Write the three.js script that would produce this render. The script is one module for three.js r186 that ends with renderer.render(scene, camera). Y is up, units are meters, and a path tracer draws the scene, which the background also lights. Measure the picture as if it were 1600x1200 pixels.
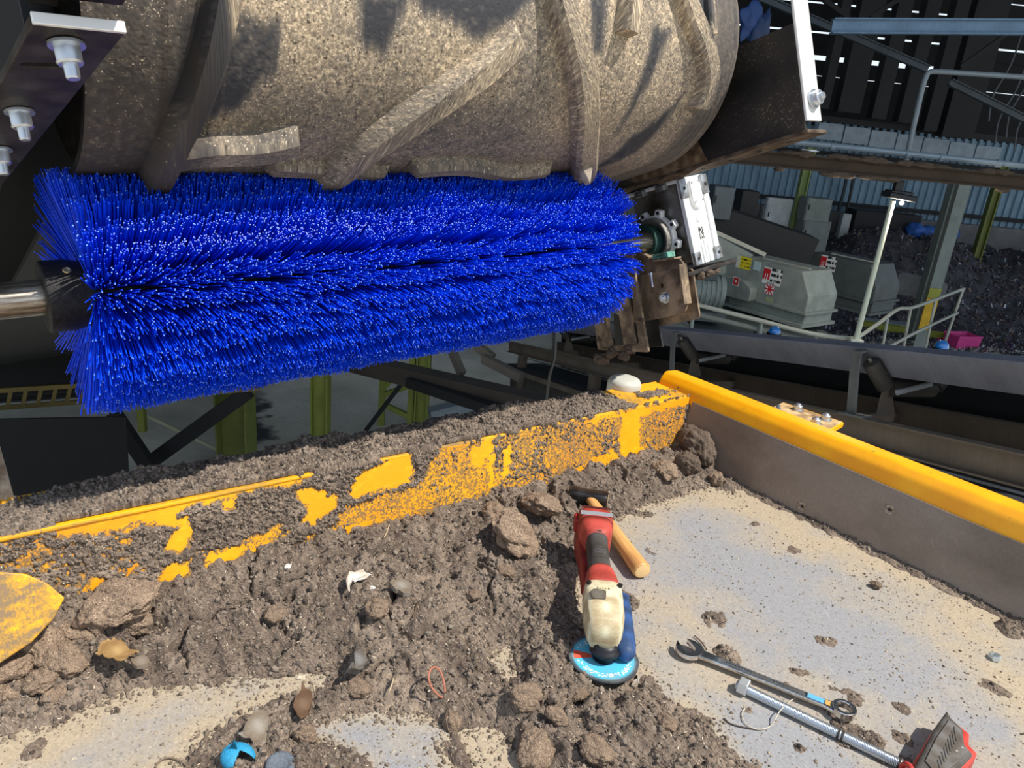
import * as THREE from 'three';
import { RoundedBoxGeometry } from 'three/addons/geometries/RoundedBoxGeometry.js';
import { mergeGeometries, mergeVertices, toCreasedNormals } from 'three/addons/utils/BufferGeometryUtils.js';

// ---------------------------------------------------------------- camera, sky, sun, exposure
const V = (x, y, z) => new THREE.Vector3(x, y, z);
const scene = new THREE.Scene();
const FOC = 1150;                                             // focal length in pixels of the 1600 x 1200 frame
const CAM = V(0, 0.85, 0);
const camX = V(0.77494924, 0.09016106, 0.62555948).normalize();
const camF = V(0.6151096, -0.3350386, -0.71371515).normalize();
const camD = V(-0.14523726, -0.93788065, 0.31509684).normalize();
const camera = new THREE.PerspectiveCamera(2 * Math.atan(600 / FOC) * 180 / Math.PI, 4 / 3, 0.02, 200);
camera.position.copy(CAM);
camera.quaternion.setFromRotationMatrix(new THREE.Matrix4().makeBasis(camX, camD.clone().negate(), camF.clone().negate()));
scene.add(camera);
const renderer = new THREE.WebGLRenderer({ antialias: true });
renderer.toneMapping = THREE.LinearToneMapping;
renderer.toneMappingExposure = 1.55;
renderer.shadowMap.enabled = true;
const SUN = V(0.27, 0.83, 0.487).normalize();
const sun = new THREE.DirectionalLight(new THREE.Color(1, 0.95, 0.87), 3.7);
sun.position.copy(SUN).multiplyScalar(12).add(V(0.9, 0.2, -1)); sun.target.position.set(0.9, 0.2, -1);
sun.castShadow = true; sun.shadow.mapSize.set(4096, 4096); sun.shadow.radius = 1;
Object.assign(sun.shadow.camera, { left: -4, right: 4, top: 4, bottom: -4, near: 1, far: 30 });
scene.add(sun, sun.target);
{
  const w = 256, h = 128, d = new Float32Array(w * h * 4);
  for (let y = 0; y < h; y++) for (let x = 0; x < w; x++) {
    const e = Math.max(0, (y + 0.5) / h * 2 - 1), k = Math.pow(1 - e, 2.2), i = (y * w + x) * 4;
    d[i] = 0.40 + 0.44 * k; d[i + 1] = 0.54 + 0.38 * k; d[i + 2] = 0.78 + 0.22 * k; d[i + 3] = 1;
  }
  const sky = new THREE.DataTexture(d, w, h, THREE.RGBAFormat, THREE.FloatType);
  sky.mapping = THREE.EquirectangularReflectionMapping; sky.magFilter = THREE.LinearFilter; sky.needsUpdate = true;
  scene.background = sky; scene.environment = sky;
  scene.backgroundIntensity = scene.environmentIntensity = 0.75;
}

// ---------------------------------------------------------------- frames of reference: tray (the world), inclined conveyor, shed
class Frame {
  constructor(o, ex, ey) {
    this.o = o; this.ex = ex.clone().normalize(); this.ez = new THREE.Vector3().crossVectors(this.ex, ey).normalize(); this.ey = new THREE.Vector3().crossVectors(this.ez, this.ex);
    this.q = new THREE.Quaternion().setFromRotationMatrix(new THREE.Matrix4().makeBasis(this.ex, this.ey, this.ez));
  }
  w(p) { return this.o.clone().addScaledVector(this.ex, p[0]).addScaledVector(this.ey, p[1]).addScaledVector(this.ez, p[2]); }
  l(v) { const d = v.clone().sub(this.o); return [d.dot(this.ex), d.dot(this.ey), d.dot(this.ez)]; }
  // where the sight line of a photograph point meets the plane axis = val of this frame (survey of the photograph)
  hit(axis, val, px, py) {
    const d = sight(px, py), n = axis === 'x' ? this.ex : axis === 'y' ? this.ey : this.ez;
    return this.l(CAM.clone().addScaledVector(d, (val - CAM.clone().sub(this.o).dot(n)) / d.dot(n)));
  }
}
const sight = (px, py) => camX.clone().multiplyScalar((px - 800) / FOC).addScaledVector(camD, (py - 600) / FOC).add(camF);
const T = new Frame(V(0, 0, 0), V(1, 0, 0), V(0, 1, 0));
const CF = (() => { const b = 2 * Math.PI / 180, a = 20 * Math.PI / 180; return new Frame(V(1.4 - 1.4 * Math.cos(b), 1.0223 - 1.4 * Math.sin(b), -1.2768), V(Math.cos(b), Math.sin(b), 0), V(0, Math.cos(a), -Math.sin(a))); })();
const B = (() => { const f = V(camF.x, 0, camF.z).normalize(); return new Frame(V(0, 0, 0), V(-f.z, 0, f.x), V(0, 1, 0)); })();
const FLOOR = -2.75;                                          // shed floor; the tray floor is y = 0

// ---------------------------------------------------------------- helpers
const rng = (s) => () => { s |= 0; s = s + 0x6D2B79F5 | 0; let t = Math.imul(s ^ s >>> 15, 1 | s); t = t + Math.imul(t ^ t >>> 7, 61 | t) ^ t; return ((t ^ t >>> 14) >>> 0) / 4294967296; };
const clamp = (x, a = 0, b = 1) => Math.min(b, Math.max(a, x)), lerp = (a, b, t) => a + (b - a) * t, sm = (a, b, x) => { const t = clamp((x - a) / (b - a)); return t * t * (3 - 2 * t); };
const PERM = (() => { const r = rng(7), p = new Uint8Array(512), a = [...Array(256).keys()]; for (let i = 255; i > 0; i--) { const j = Math.floor(r() * (i + 1)); [a[i], a[j]] = [a[j], a[i]]; } for (let i = 0; i < 512; i++) p[i] = a[i & 255]; return p; })();
function n3(x, y, z) {                                         // value noise, -1..1
  const X = Math.floor(x), Y = Math.floor(y), Z = Math.floor(z); x -= X; y -= Y; z -= Z;
  const u = x * x * (3 - 2 * x), v = y * y * (3 - 2 * y), w = z * z * (3 - 2 * z), h = (i, j, k) => PERM[PERM[PERM[(X + i) & 255] + ((Y + j) & 255)] + ((Z + k) & 255)] / 127.5 - 1;
  return lerp(lerp(lerp(h(0, 0, 0), h(1, 0, 0), u), lerp(h(0, 1, 0), h(1, 1, 0), u), v), lerp(lerp(h(0, 0, 1), h(1, 0, 1), u), lerp(h(0, 1, 1), h(1, 1, 1), u), v), w);
}
const n2 = (x, y, s = 0) => n3(x, y, s + 0.5);
const fbm = (x, y, z, o = 4) => { let a = 0.5, s = 0; for (let i = 0; i < o; i++) { s += a * n3(x, y, z); x = x * 2.03 + 5.1; y = y * 2.03 + 1.7; z = z * 2.03 + 3.3; a *= 0.5; } return s; };
function texture(w, h, fn, srgb = true) {                      // fn(u, v) -> [r, g, b] in 0..255
  const d = new Uint8Array(w * h * 4);
  for (let y = 0; y < h; y++) for (let x = 0; x < w; x++) { const c = fn((x + 0.5) / w, (y + 0.5) / h), i = (y * w + x) * 4; d[i] = clamp(c[0], 0, 255); d[i + 1] = clamp(c[1], 0, 255); d[i + 2] = clamp(c[2], 0, 255); d[i + 3] = 255; }
  const t = new THREE.DataTexture(d, w, h); t.wrapS = t.wrapT = THREE.RepeatWrapping; t.magFilter = THREE.LinearFilter; t.minFilter = THREE.LinearMipmapLinearFilter; t.generateMipmaps = true;
  if (srgb) t.colorSpace = THREE.SRGBColorSpace; t.needsUpdate = true; return t;
}
const mixc = (a, b, t) => [lerp(a[0], b[0], t), lerp(a[1], b[1], t), lerp(a[2], b[2], t)];
const rep = (t, x, y = x) => { t = t.clone(); t.repeat.set(x, y); t.needsUpdate = true; return t; };
function M(color, rough = 0.6, metal = 0, more = {}) { return new THREE.MeshStandardMaterial({ color, roughness: rough, metalness: metal, side: THREE.DoubleSide, ...more }); }
const taken = new Map();
const numbered = (n) => { const k = taken.get(n) || 0; taken.set(n, k + 1); return k ? n + '_' + String(k).padStart(3, '0') : n; };
function setup(o) { o.castShadow = o.receiveShadow = true; return o; }
function tag(o, label, category, group, kind) { if (label) o.userData.label = label; if (category) o.userData.category = category; if (group) o.userData.group = group; if (kind) o.userData.kind = kind; return o; }
function mesh(name, geo, mat, parent) { const m = setup(new THREE.Mesh(geo, mat)); m.name = parent ? name : numbered(name); (parent || scene).add(m); return m; }
function thing(name, label, category, F = T, p = [0, 0, 0], group) { const g = new THREE.Group(); g.name = numbered(name); g.position.copy(F.w(p)); g.quaternion.copy(F.q); scene.add(g); return tag(g, label, category, group); }
function struct(name, geo, mat, F = T, p = [0, 0, 0], label) { const m = mesh(name, geo, mat); m.position.copy(F.w(p)); m.quaternion.copy(F.q); return tag(m, label, null, null, 'structure'); }
function copy(o, name) { const c = o.clone(); c.name = numbered(name); scene.add(c); c.userData = { ...o.userData }; return c; }
// uv in metres from the dominant direction of each face
function boxUV(g) {
  if (g.index) g = g.toNonIndexed(); const p = g.attributes.position, uv = new Float32Array(p.count * 2), a = V(), b = V(), c = V();
  for (let i = 0; i < p.count; i += 3) {
    a.fromBufferAttribute(p, i); b.fromBufferAttribute(p, i + 1); c.fromBufferAttribute(p, i + 2); const n = b.clone().sub(a).cross(c.clone().sub(a)), x = Math.abs(n.x), y = Math.abs(n.y), z = Math.abs(n.z);
    [a, b, c].forEach((q, k) => { const s = x >= y && x >= z ? [q.z, q.y] : y >= z ? [q.x, q.z] : [q.x, q.y]; uv[(i + k) * 2] = s[0]; uv[(i + k) * 2 + 1] = s[1]; });
  }
  g.setAttribute('uv', new THREE.BufferAttribute(uv, 2)); return g;
}
const strip = (g) => { g = g.index ? g.toNonIndexed() : g; for (const k of Object.keys(g.attributes)) if (!['position', 'normal', 'uv'].includes(k)) g.deleteAttribute(k); if (!g.attributes.normal) g.computeVertexNormals(); return g; };
const join = (...gs) => boxUV(mergeGeometries(gs.flat().map(strip)));
const at = (g, x = 0, y = 0, z = 0, rx = 0, ry = 0, rz = 0) => g.applyMatrix4(new THREE.Matrix4().compose(V(x, y, z), new THREE.Quaternion().setFromEuler(new THREE.Euler(rx, ry, rz)), V(1, 1, 1)));
const box = (w, h, d, x = 0, y = 0, z = 0, bev = 0.002, rx = 0, ry = 0, rz = 0) => boxUV(at(bev > 0 ? new RoundedBoxGeometry(w, h, d, 1, Math.min(bev, w / 2.1, h / 2.1, d / 2.1)) : new THREE.BoxGeometry(w, h, d), x, y, z, rx, ry, rz));
const decal = (w, h, t, x, y, z) => new THREE.BoxGeometry(w, h, t).translate(x, y, z);   // flat print, uv 0..1
const toV = (p) => p.isVector3 ? p : V(...p);
function rod(a, b, r, seg = 12, r2 = r, open = false) { a = toV(a); b = toV(b); const d = b.clone().sub(a), g = new THREE.CylinderGeometry(r2, r, d.length(), seg, 1, open); g.applyQuaternion(new THREE.Quaternion().setFromUnitVectors(V(0, 1, 0), d.normalize())); g.translate((a.x + b.x) / 2, (a.y + b.y) / 2, (a.z + b.z) / 2); return g; }
function bar(a, b, w, h, up = V(0, 1, 0), bev = 0.001) {       // rectangular bar from a to b, h along up
  a = toV(a); b = toV(b); const z = b.clone().sub(a), L = z.length(); z.normalize(); const x = new THREE.Vector3().crossVectors(up, z).normalize(), y = new THREE.Vector3().crossVectors(z, x);
  const g = boxUV(bev ? new RoundedBoxGeometry(w, h, L, 1, Math.min(bev, w / 2.1, h / 2.1)) : new THREE.BoxGeometry(w, h, L)); const m = new THREE.Matrix4().makeBasis(x, y, z); m.setPosition(a.clone().add(b).multiplyScalar(0.5)); return g.applyMatrix4(m);
}
function beamI(a, b, w, h, t = 0.012, up = V(0, 1, 0)) {        // I section
  a = toV(a); b = toV(b); const z = b.clone().sub(a), L = z.length(); z.normalize(); const x = new THREE.Vector3().crossVectors(up, z).normalize(), y = new THREE.Vector3().crossVectors(z, x);
  const g = mergeGeometries([new THREE.BoxGeometry(w, t, L).translate(0, h / 2 - t / 2, 0), new THREE.BoxGeometry(w, t, L).translate(0, -h / 2 + t / 2, 0), new THREE.BoxGeometry(t, h - 2 * t, L)]);
  const m = new THREE.Matrix4().makeBasis(x, y, z); m.setPosition(a.clone().add(b).multiplyScalar(0.5)); return boxUV(g).applyMatrix4(m);
}
const tube = (pts, r, seg = 60, rad = 8, closed = false) => new THREE.TubeGeometry(new THREE.CatmullRomCurve3(pts.map(toV), closed), seg, r, rad, closed);
// outline [[x, y]...] extruded along +z by d, with rounded edges
function slab(pts, d, bev = 0.002, holes = [], segs = 2) {
  const s = new THREE.Shape(pts.map((p) => new THREE.Vector2(...p))); for (const h of holes) s.holes.push(new THREE.Path(h.map((p) => new THREE.Vector2(...p))));
  const g = new THREE.ExtrudeGeometry(s, { depth: Math.max(d - 2 * bev, 1e-4), bevelEnabled: bev > 0, bevelThickness: bev, bevelSize: bev, bevelOffset: -bev, bevelSegments: segs, curveSegments: 8 }); g.translate(0, 0, bev); return boxUV(g);
}
const circle = (x, y, r, n = 24, a0 = 0, a1 = Math.PI * 2) => [...Array(n)].map((_, i) => { const a = a0 + (a1 - a0) * i / (Math.abs(a1 - a0 - Math.PI * 2) < 1e-6 ? n : n - 1); return [x + r * Math.cos(a), y + r * Math.sin(a)]; });
function slot(x0, y0, x1, y1, r) { const a = Math.atan2(y1 - y0, x1 - x0); return [...circle(x1, y1, r, 8, a - Math.PI / 2, a + Math.PI / 2), ...circle(x0, y0, r, 8, a + Math.PI / 2, a + Math.PI * 1.5)]; }
// rounded polygon
function roundPoly(pts, r, n = 4) {
  const out = []; const N = pts.length;
  for (let i = 0; i < N; i++) { const p = new THREE.Vector2(...pts[i]), a = new THREE.Vector2(...pts[(i + N - 1) % N]).sub(p), b = new THREE.Vector2(...pts[(i + 1) % N]).sub(p), k = Math.min(r, a.length() / 2.2, b.length() / 2.2), A = p.clone().add(a.setLength(k)), Bq = p.clone().add(b.setLength(k)); for (let j = 0; j <= n; j++) { const t = j / n; out.push([(1 - t) ** 2 * A.x + 2 * t * (1 - t) * p.x + t * t * Bq.x, (1 - t) ** 2 * A.y + 2 * t * (1 - t) * p.y + t * t * Bq.y]); } }
  return out;
}
// loft of superellipse sections [z, cx, cy, w, h, power]
function loft(secs, n = 28, caps = true, uv = true) {
  const pos = [], idx = [];
  for (const [z, cx, cy, w, h, e = 2.5] of secs) for (let i = 0; i < n; i++) { const a = i / n * Math.PI * 2, c = Math.cos(a), s = Math.sin(a); pos.push(cx + w / 2 * Math.sign(c) * Math.abs(c) ** (2 / e), cy + h / 2 * Math.sign(s) * Math.abs(s) ** (2 / e), z); }
  for (let k = 0; k < secs.length - 1; k++) for (let i = 0; i < n; i++) { const a = k * n + i, b = k * n + (i + 1) % n, c = a + n, d = b + n; idx.push(a, b, c, b, d, c); }
  if (caps) for (const k of [0, secs.length - 1]) { const c = pos.length / 3; pos.push(secs[k][1], secs[k][2], secs[k][0]); for (let i = 0; i < n; i++) { const a = k * n + i, b = k * n + (i + 1) % n; k ? idx.push(a, b, c) : idx.push(b, a, c); } }
  const g = new THREE.BufferGeometry(); g.setAttribute('position', new THREE.Float32BufferAttribute(pos, 3)); g.setIndex(idx); g.computeVertexNormals(); return uv ? boxUV(g) : g;
}
function lump(seed, detail = 6, rough = 0.28, freq = 1.6, flat = 1) {    // crumbly stone or clod of radius about 1
  let g = new THREE.IcosahedronGeometry(1, detail); g.deleteAttribute('uv'); g.deleteAttribute('normal'); g = mergeVertices(g, 1e-4);
  const p = g.attributes.position, v = V(), r = rng(seed), o = [r() * 90, r() * 90, r() * 90], st = [0.8 + r() * 0.5, 0.8 + r() * 0.4, 0.8 + r() * 0.5];
  for (let i = 0; i < p.count; i++) { v.fromBufferAttribute(p, i); const f = fbm(v.x * freq + o[0], v.y * freq + o[1], v.z * freq + o[2], 4), b = Math.abs(n3(v.x * 3 + o[1], v.y * 3 + o[2], v.z * 3 + o[0])); v.multiplyScalar(1 + rough * 1.6 * f - rough * 0.35 * (0.5 - b) + (detail > 9 ? 0.05 * n3(v.x * 9 + o[0], v.y * 9 + o[1], v.z * 9) + 0.035 * n3(v.x * 19, v.y * 19 + o[2], v.z * 19) : 0)); p.setXYZ(i, v.x * st[0], v.y * st[1] * flat, v.z * st[2]); }
  g.computeVertexNormals(); return boxUV(g);
}
function hexBolt(r, head, shank = 0, washer = true, nut = 0) {           // pieces along +y: washer, hexagon, shank
  const gs = []; let y = 0; if (washer) { gs.push(new THREE.CylinderGeometry(r * 1.25, r * 1.25, r * 0.22, 24).translate(0, r * 0.11, 0)); y = r * 0.22; }
  const hx = new THREE.CylinderGeometry(r * 0.98, r, head, 6); gs.push(hx.translate(0, y + head / 2, 0), new THREE.CylinderGeometry(r * 0.8, r * 0.93, head * 0.14, 18).translate(0, y + head * 1.06, 0));
  if (shank) gs.push(new THREE.CylinderGeometry(r * 0.5, r * 0.54, shank, 14).translate(0, y + head + shank / 2, 0), new THREE.CylinderGeometry(r * 0.42, r * 0.5, r * 0.12, 14).translate(0, y + head + shank + r * 0.06, 0));
  return join(gs);
}
function heightMesh(nx, ny, fn, keep) {                        // fn(i / nx, j / ny) -> [x, y, z, u, v, keepValue]
  const pos = [], uv = [], k = [], idx = [];
  for (let j = 0; j <= ny; j++) for (let i = 0; i <= nx; i++) { const p = fn(i / nx, j / ny); pos.push(p[0], p[1], p[2]); uv.push(p[3], p[4]); k.push(p[5] ?? 1); }
  for (let j = 0; j < ny; j++) for (let i = 0; i < nx; i++) { const a = j * (nx + 1) + i, b = a + 1, c = a + nx + 1, d = c + 1; if (Math.max(k[a], k[b], k[c]) > 0) idx.push(a, c, b); if (Math.max(k[b], k[c], k[d]) > 0) idx.push(b, c, d); }
  const g = new THREE.BufferGeometry(); g.setAttribute('position', new THREE.Float32BufferAttribute(pos, 3)); g.setAttribute('uv', new THREE.Float32BufferAttribute(uv, 2)); g.setIndex(idx); g.computeVertexNormals(); return g;
}
function sdPoly(p, x, y) {                                     // signed distance, positive inside
  let d = 1e9, s = -1; for (let i = 0, j = p.length - 1; i < p.length; j = i++) { const ex = p[j][0] - p[i][0], ey = p[j][1] - p[i][1], wx = x - p[i][0], wy = y - p[i][1], t = clamp((wx * ex + wy * ey) / (ex * ex + ey * ey)), dx = wx - ex * t, dy = wy - ey * t; d = Math.min(d, dx * dx + dy * dy); if ((p[i][1] > y) !== (p[j][1] > y) && x < ex * (y - p[i][1]) / ey + p[i][0]) s = -s; }
  return s * Math.sqrt(d);
}

// ---------------------------------------------------------------- shared textures and materials
const soilMap = texture(1024, 1024, (u, v) => {
  const a = fbm(u * 14, v * 14, 1, 4), g = n2(u * 190, v * 190, 3), g2 = n2(u * 420, v * 380, 4), s = n2(u * 240, v * 150, 9), s2 = n2(u * 120, v * 260, 11);
  let c = mixc([74, 62, 53], [146, 129, 112], clamp(0.5 + 0.55 * a + 0.42 * g + 0.38 * g2));
  if (s > 0.72 || s2 > 0.76) c = mixc(c, [205, 188, 160], 0.75); else if (g < -0.55) c = mixc(c, [36, 29, 24], 0.7);
  return c;
});
const soilBump = texture(1024, 1024, (u, v) => { const g = 128 + 60 * n2(u * 190, v * 190, 3) + 40 * n2(u * 420, v * 380, 4) + 50 * fbm(u * 40, v * 40, 2, 3); return [g, g, g]; }, false);
for (const t of [soilMap, soilBump]) { t.wrapS = t.wrapT = THREE.MirroredRepeatWrapping; }
const soil = M(0xffffff, 0.95, 0, { map: rep(soilMap, 2), bumpMap: rep(soilBump, 2), bumpScale: 0.0025 });
const clodMat = M(new THREE.Color(1.3, 1.22, 1.12), 0.95, 0, { map: rep(soilMap, 0.1), bumpMap: rep(soilBump, 0.1), bumpScale: 0.003 });
const dampSoil = M(new THREE.Color(0.6, 0.57, 0.55), 0.95, 0, { map: rep(soilMap, 0.1), bumpMap: rep(soilBump, 0.1), bumpScale: 0.003 });
const grimeMap = texture(512, 512, (u, v) => { const a = fbm(u * 9, v * 9, 20, 5), g = n2(u * 130, v * 130, 5), k = clamp(205 + 80 * a + 14 * g); const c = mixc([120, 104, 88], [245, 243, 240], clamp(0.62 + 0.9 * a + 0.15 * g)); return c; });
grimeMap.wrapS = grimeMap.wrapT = THREE.MirroredRepeatWrapping;
const fineBump = texture(512, 512, (u, v) => { const g = 128 + 50 * n2(u * 180, v * 180, 6) + 60 * fbm(u * 30, v * 30, 8, 3); return [g, g, g]; }, false);
fineBump.wrapS = fineBump.wrapT = THREE.MirroredRepeatWrapping;
const grimy = (color, rough, metal = 0, s = 3, more = {}) => M(color, rough, metal, { map: rep(grimeMap, s), bumpMap: rep(fineBump, s * 1.5), bumpScale: 0.0006, ...more });
const zinc = M(0xc9ced4, 0.34, 0.9), steel = grimy(0xb9b6b0, 0.4, 0.85, 6), darkSteel = grimy(0x4a4643, 0.55, 0.5, 5), black = M(0x141414, 0.5), rubberBlack = grimy(0x2a2a2c, 0.75, 0, 3);
const yellow = 0xf6a800;

// ---------------------------------------------------------------- tray: floor plate, walls, rail
const tray = thing('receiving_tray', 'yellow steel receiving tray with dusty bare floor under the blue brush', 'tray');
const bareX0 = -0.6, bareX1 = 1.66, bareZ0 = -1.2, bareZ1 = 0.45;
const px2f = (pts) => pts.map(([x, y]) => { const p = T.hit('y', 0.012, x, y); return [p[0], p[2]]; });
const soilMain = px2f([[-900, 900], [-100, 800], [500, 760], [900, 690], [1130, 690], [1150, 765], [1115, 752], [1060, 768], [985, 790], [955, 806], [905, 850], [900, 960], [975, 1052], [1008, 1046], [1042, 1085], [1100, 1112], [1132, 1150], [1205, 1210], [1300, 1400], [-300, 1400], [-900, 1300]]);
const bare = [[[-300, 1185], [0, 1140], [150, 1095], [230, 1068], [340, 1060], [430, 1050], [540, 1042], [525, 1066], [420, 1084], [370, 1112], [310, 1150], [260, 1210], [150, 1300], [-300, 1300]], [[468, 1128], [540, 1108], [650, 1106], [705, 1132], [690, 1165], [740, 1200], [700, 1260], [610, 1230], [555, 1170], [500, 1150]], [[766, 1012], [800, 1004], [806, 1050], [780, 1062]], [[705, 1140], [765, 1128], [800, 1160], [860, 1200], [780, 1240], [735, 1185]]].map(px2f);
const toSoil = (X, Z) => { let d = sdPoly(soilMain, X, Z); for (const p of bare) d = Math.min(d, -sdPoly(p, X, Z)); return d; };   // positive inside the soil
const clean = px2f([[1040, 800], [1100, 790], [1180, 830], [1260, 880], [1330, 930], [1420, 980], [1500, 1050], [1560, 1130], [1450, 1110], [1300, 1060], [1180, 1010], [1110, 930], [1060, 860]]);
const clean2 = px2f([[480, 1125], [620, 1105], [690, 1130], [690, 1190], [640, 1240], [560, 1180]]), clean3 = px2f([[1150, 1100], [1260, 1130], [1340, 1200], [1200, 1240], [1120, 1150]]);
const plateMap = texture(1900, 1400, (u, v) => {
  const X = lerp(bareX0, bareX1, u), Z = lerp(bareZ1, bareZ0, v), a = fbm(X * 5, Z * 5, 2, 5), b = fbm(X * 22 + 4, Z * 22, 7, 4), g = n2(X * 520, Z * 520, 1), g2 = n2(X * 260, Z * 260, 6), g3 = n2(X * 900, Z * 900, 8);
  const cl = Math.max(clamp(sdPoly(clean, X, Z) / 0.16 + 0.42), clamp(sdPoly(clean2, X, Z) / 0.06 + 0.55), clamp(sdPoly(clean3, X, Z) / 0.07 + 0.5));
  let dust = clamp(0.62 + 0.6 * a + 0.55 * b + 0.22 * g2 - 0.85 * cl + 0.25 * sm(1.45, 1.62, X) + 0.5 * Math.exp(Math.min(0, toSoil(X, Z)) / 0.035));
  let c = mixc([148, 147, 148], [174, 158, 134], dust);
  const sc = n2(X * 90 + Z * 70, (Z - X) * 5, 12) + 0.3 * n2(X * 400 + Z * 300, (Z - X) * 9, 15); if (sc > 0.75) c = mixc(c, [196, 196, 198], 0.45 * cl);
  const k = 1 + 0.1 * g + 0.08 * g3 * dust; c = [c[0] * k, c[1] * k, c[2] * k];
  if (g > 0.7 && dust > 0.25) c = mixc(c, [206, 190, 164], 0.6); if (g2 < -0.74) c = mixc(c, [88, 73, 60], 0.6);
  return c;
});
plateMap.wrapS = plateMap.wrapT = THREE.ClampToEdgeWrapping;
const plateMat = M(0xffffff, 0.62, 0.12, { map: plateMap, bumpMap: rep(fineBump, 3), bumpScale: 0.0006 });
{
  const g = new THREE.BoxGeometry(bareX1 - bareX0 - 0.03, 0.01, bareZ1 - bareZ0 - 0.06).translate((bareX0 + bareX1 - 0.03) / 2, -0.005, (bareZ0 + 0.06 + bareZ1) / 2), p = g.attributes.position, uv = g.attributes.uv;
  for (let i = 0; i < p.count; i++) uv.setXY(i, (p.getX(i) - bareX0) / (bareX1 - bareX0), (p.getZ(i) - bareZ1) / (bareZ0 - bareZ1));
  mesh('floor_plate', g, plateMat, tray);
}
// back wall: leans 12 degrees back; FW local x = along, y = up the face, z = out of it
const L12 = 12 * Math.PI / 180, FW = new Frame(V(0, 0, -1.13), V(1, 0, 0), V(0, Math.cos(L12), -Math.sin(L12)));
const faceTop = (x) => (0.205 - 0.028 * (x - 0.1)) / Math.cos(L12);
const f2 = (pts) => pts.map(([x, y]) => { const p = FW.hit('z', 0.002, x, y); return [p[0], p[1]]; });
const blobs = [
  [1, [[80, 828], [150, 797], [260, 770], [360, 754], [466, 736], [472, 750], [380, 772], [300, 792], [240, 822], [150, 836], [90, 838]]],
  [1, [[250, 812], [275, 800], [305, 815], [300, 838], [280, 864], [256, 862], [274, 830], [262, 822]]],
  [0.95, [[345, 787], [372, 776], [362, 797], [347, 800]]],
  [1, [[464, 770], [500, 762], [528, 775], [532, 792], [492, 822], [472, 817], [480, 795]]],
  [1, [[545, 775], [553, 745], [600, 715], [640, 700], [650, 740], [640, 755], [600, 768], [560, 782]]],
  [1, [[476, 738], [486, 730], [490, 742], [480, 748]]],
  [0.62, [[500, 835], [540, 790], [655, 752], [690, 690], [720, 683], [775, 678], [785, 765], [700, 797], [600, 822], [520, 845], [430, 875], [480, 838]]],
  [0.85, [[430, 868], [520, 832], [600, 800], [612, 808], [560, 828], [500, 846], [440, 872]]],
  [0.95, [[690, 692], [722, 684], [724, 700], [698, 708]]], [0.97, [[735, 702], [772, 674], [775, 700], [752, 732], [736, 728]]], [1, [[763, 706], [774, 710], [775, 766], [764, 766]]], [0.95, [[785, 700], [800, 690], [798, 740], [786, 755]]],
  [0.55, [[775, 680], [860, 660], [960, 640], [1075, 622], [1062, 720], [1000, 745], [900, 770], [800, 790], [775, 770]]],
  [1.1, [[965, 690], [978, 640], [1000, 636], [1003, 690], [1016, 735], [1000, 745], [940, 758], [975, 722]]],
  [1.1, [[972, 642], [1082, 618], [1078, 632], [985, 655], [974, 655]]],
  [0.8, [[905, 660], [962, 635], [968, 652], [915, 668]]], [0.8, [[890, 735], [960, 700], [975, 720], [930, 752], [885, 762]]],
  [0.95, [[250, 890], [302, 872], [297, 892], [280, 908], [254, 918]]], [0.9, [[322, 868], [382, 848], [392, 862], [345, 886], [330, 888]]], [0.68, [[380, 845], [440, 818], [462, 830], [430, 850], [390, 868], [350, 900], [340, 880]]],
  [0.85, [[120, 915], [152, 903], [162, 914], [128, 930]]], [0.8, [[195, 885], [215, 880], [212, 895], [198, 905]]], [0.33, [[-60, 830], [60, 800], [230, 830], [240, 900], [60, 930], [-60, 930]]], [0.97, [[190, 845], [204, 842], [202, 862], [193, 862]]],
].map(([s, p]) => [s, f2(p)]);
function paintShown(X, q) { let y = 0.1; for (const [s, p] of blobs) { let d = sdPoly(p, X, q); if (d > -0.03) { d += 0.014 * fbm(X * 55, q * 75, 17, 4); y = Math.max(y, s * clamp(0.5 + d / 0.016)); } } return y; }
const wallMap = texture(2048, 256, (u, v) => {
  const X = lerp(-0.6, 1.75, u), q = v * 0.26, a = fbm(X * 9, q * 9, 3, 4), g = n2(X * 330, q * 330, 2), g2 = n2(X * 700, q * 620, 5), st = n2(X * 60 + q * 40, q * 160 - X * 20, 6);
  let c = mixc([247, 172, 6], [236, 146, 4], clamp(0.5 + a)); c = mixc(c, [255, 196, 40], 0.4 * sm(0.2, 0.9, st));
  const d = sm(0.95, 0.2, paintShown(X, q)); c = mixc(c, [176, 128, 74], clamp(d * (0.55 + 0.5 * g)));
  const y = paintShown(X, q), sp = sm(1.02, 0.5, y), h1 = n2(X * 420, q * 420, 12), h2 = n2(X * 190, q * 190, 13); if (h1 + 0.5 * h2 > lerp(0.95, -0.15, sp)) c = mixc(c, [122, 98, 72], 0.78); else if (g2 > 0.66) c = mixc(c, [110, 86, 60], 0.5 * d + 0.12); return c;
});
wallMap.wrapS = wallMap.wrapT = THREE.ClampToEdgeWrapping;
const wallPaint = M(0xffffff, 0.5, 0, { map: wallMap, bumpMap: rep(fineBump, 2), bumpScale: 0.0004 });
{
  const g = slab([[-0.6, -0.01], [1.71, -0.01], [1.675, faceTop(1.675)], [-0.6, faceTop(-0.6)]], 0.008, 0.0015).translate(0, 0, -0.008), p = g.attributes.position, uv = g.attributes.uv;
  for (let i = 0; i < p.count; i++) uv.setXY(i, (p.getX(i) + 0.6) / 2.35, p.getY(i) / 0.26);
  const m = mesh('back_panel', g, wallPaint, tray); m.position.copy(FW.o); m.quaternion.copy(FW.q); m.userData.label = 'yellow painted back panel caked with soil';
}
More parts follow.
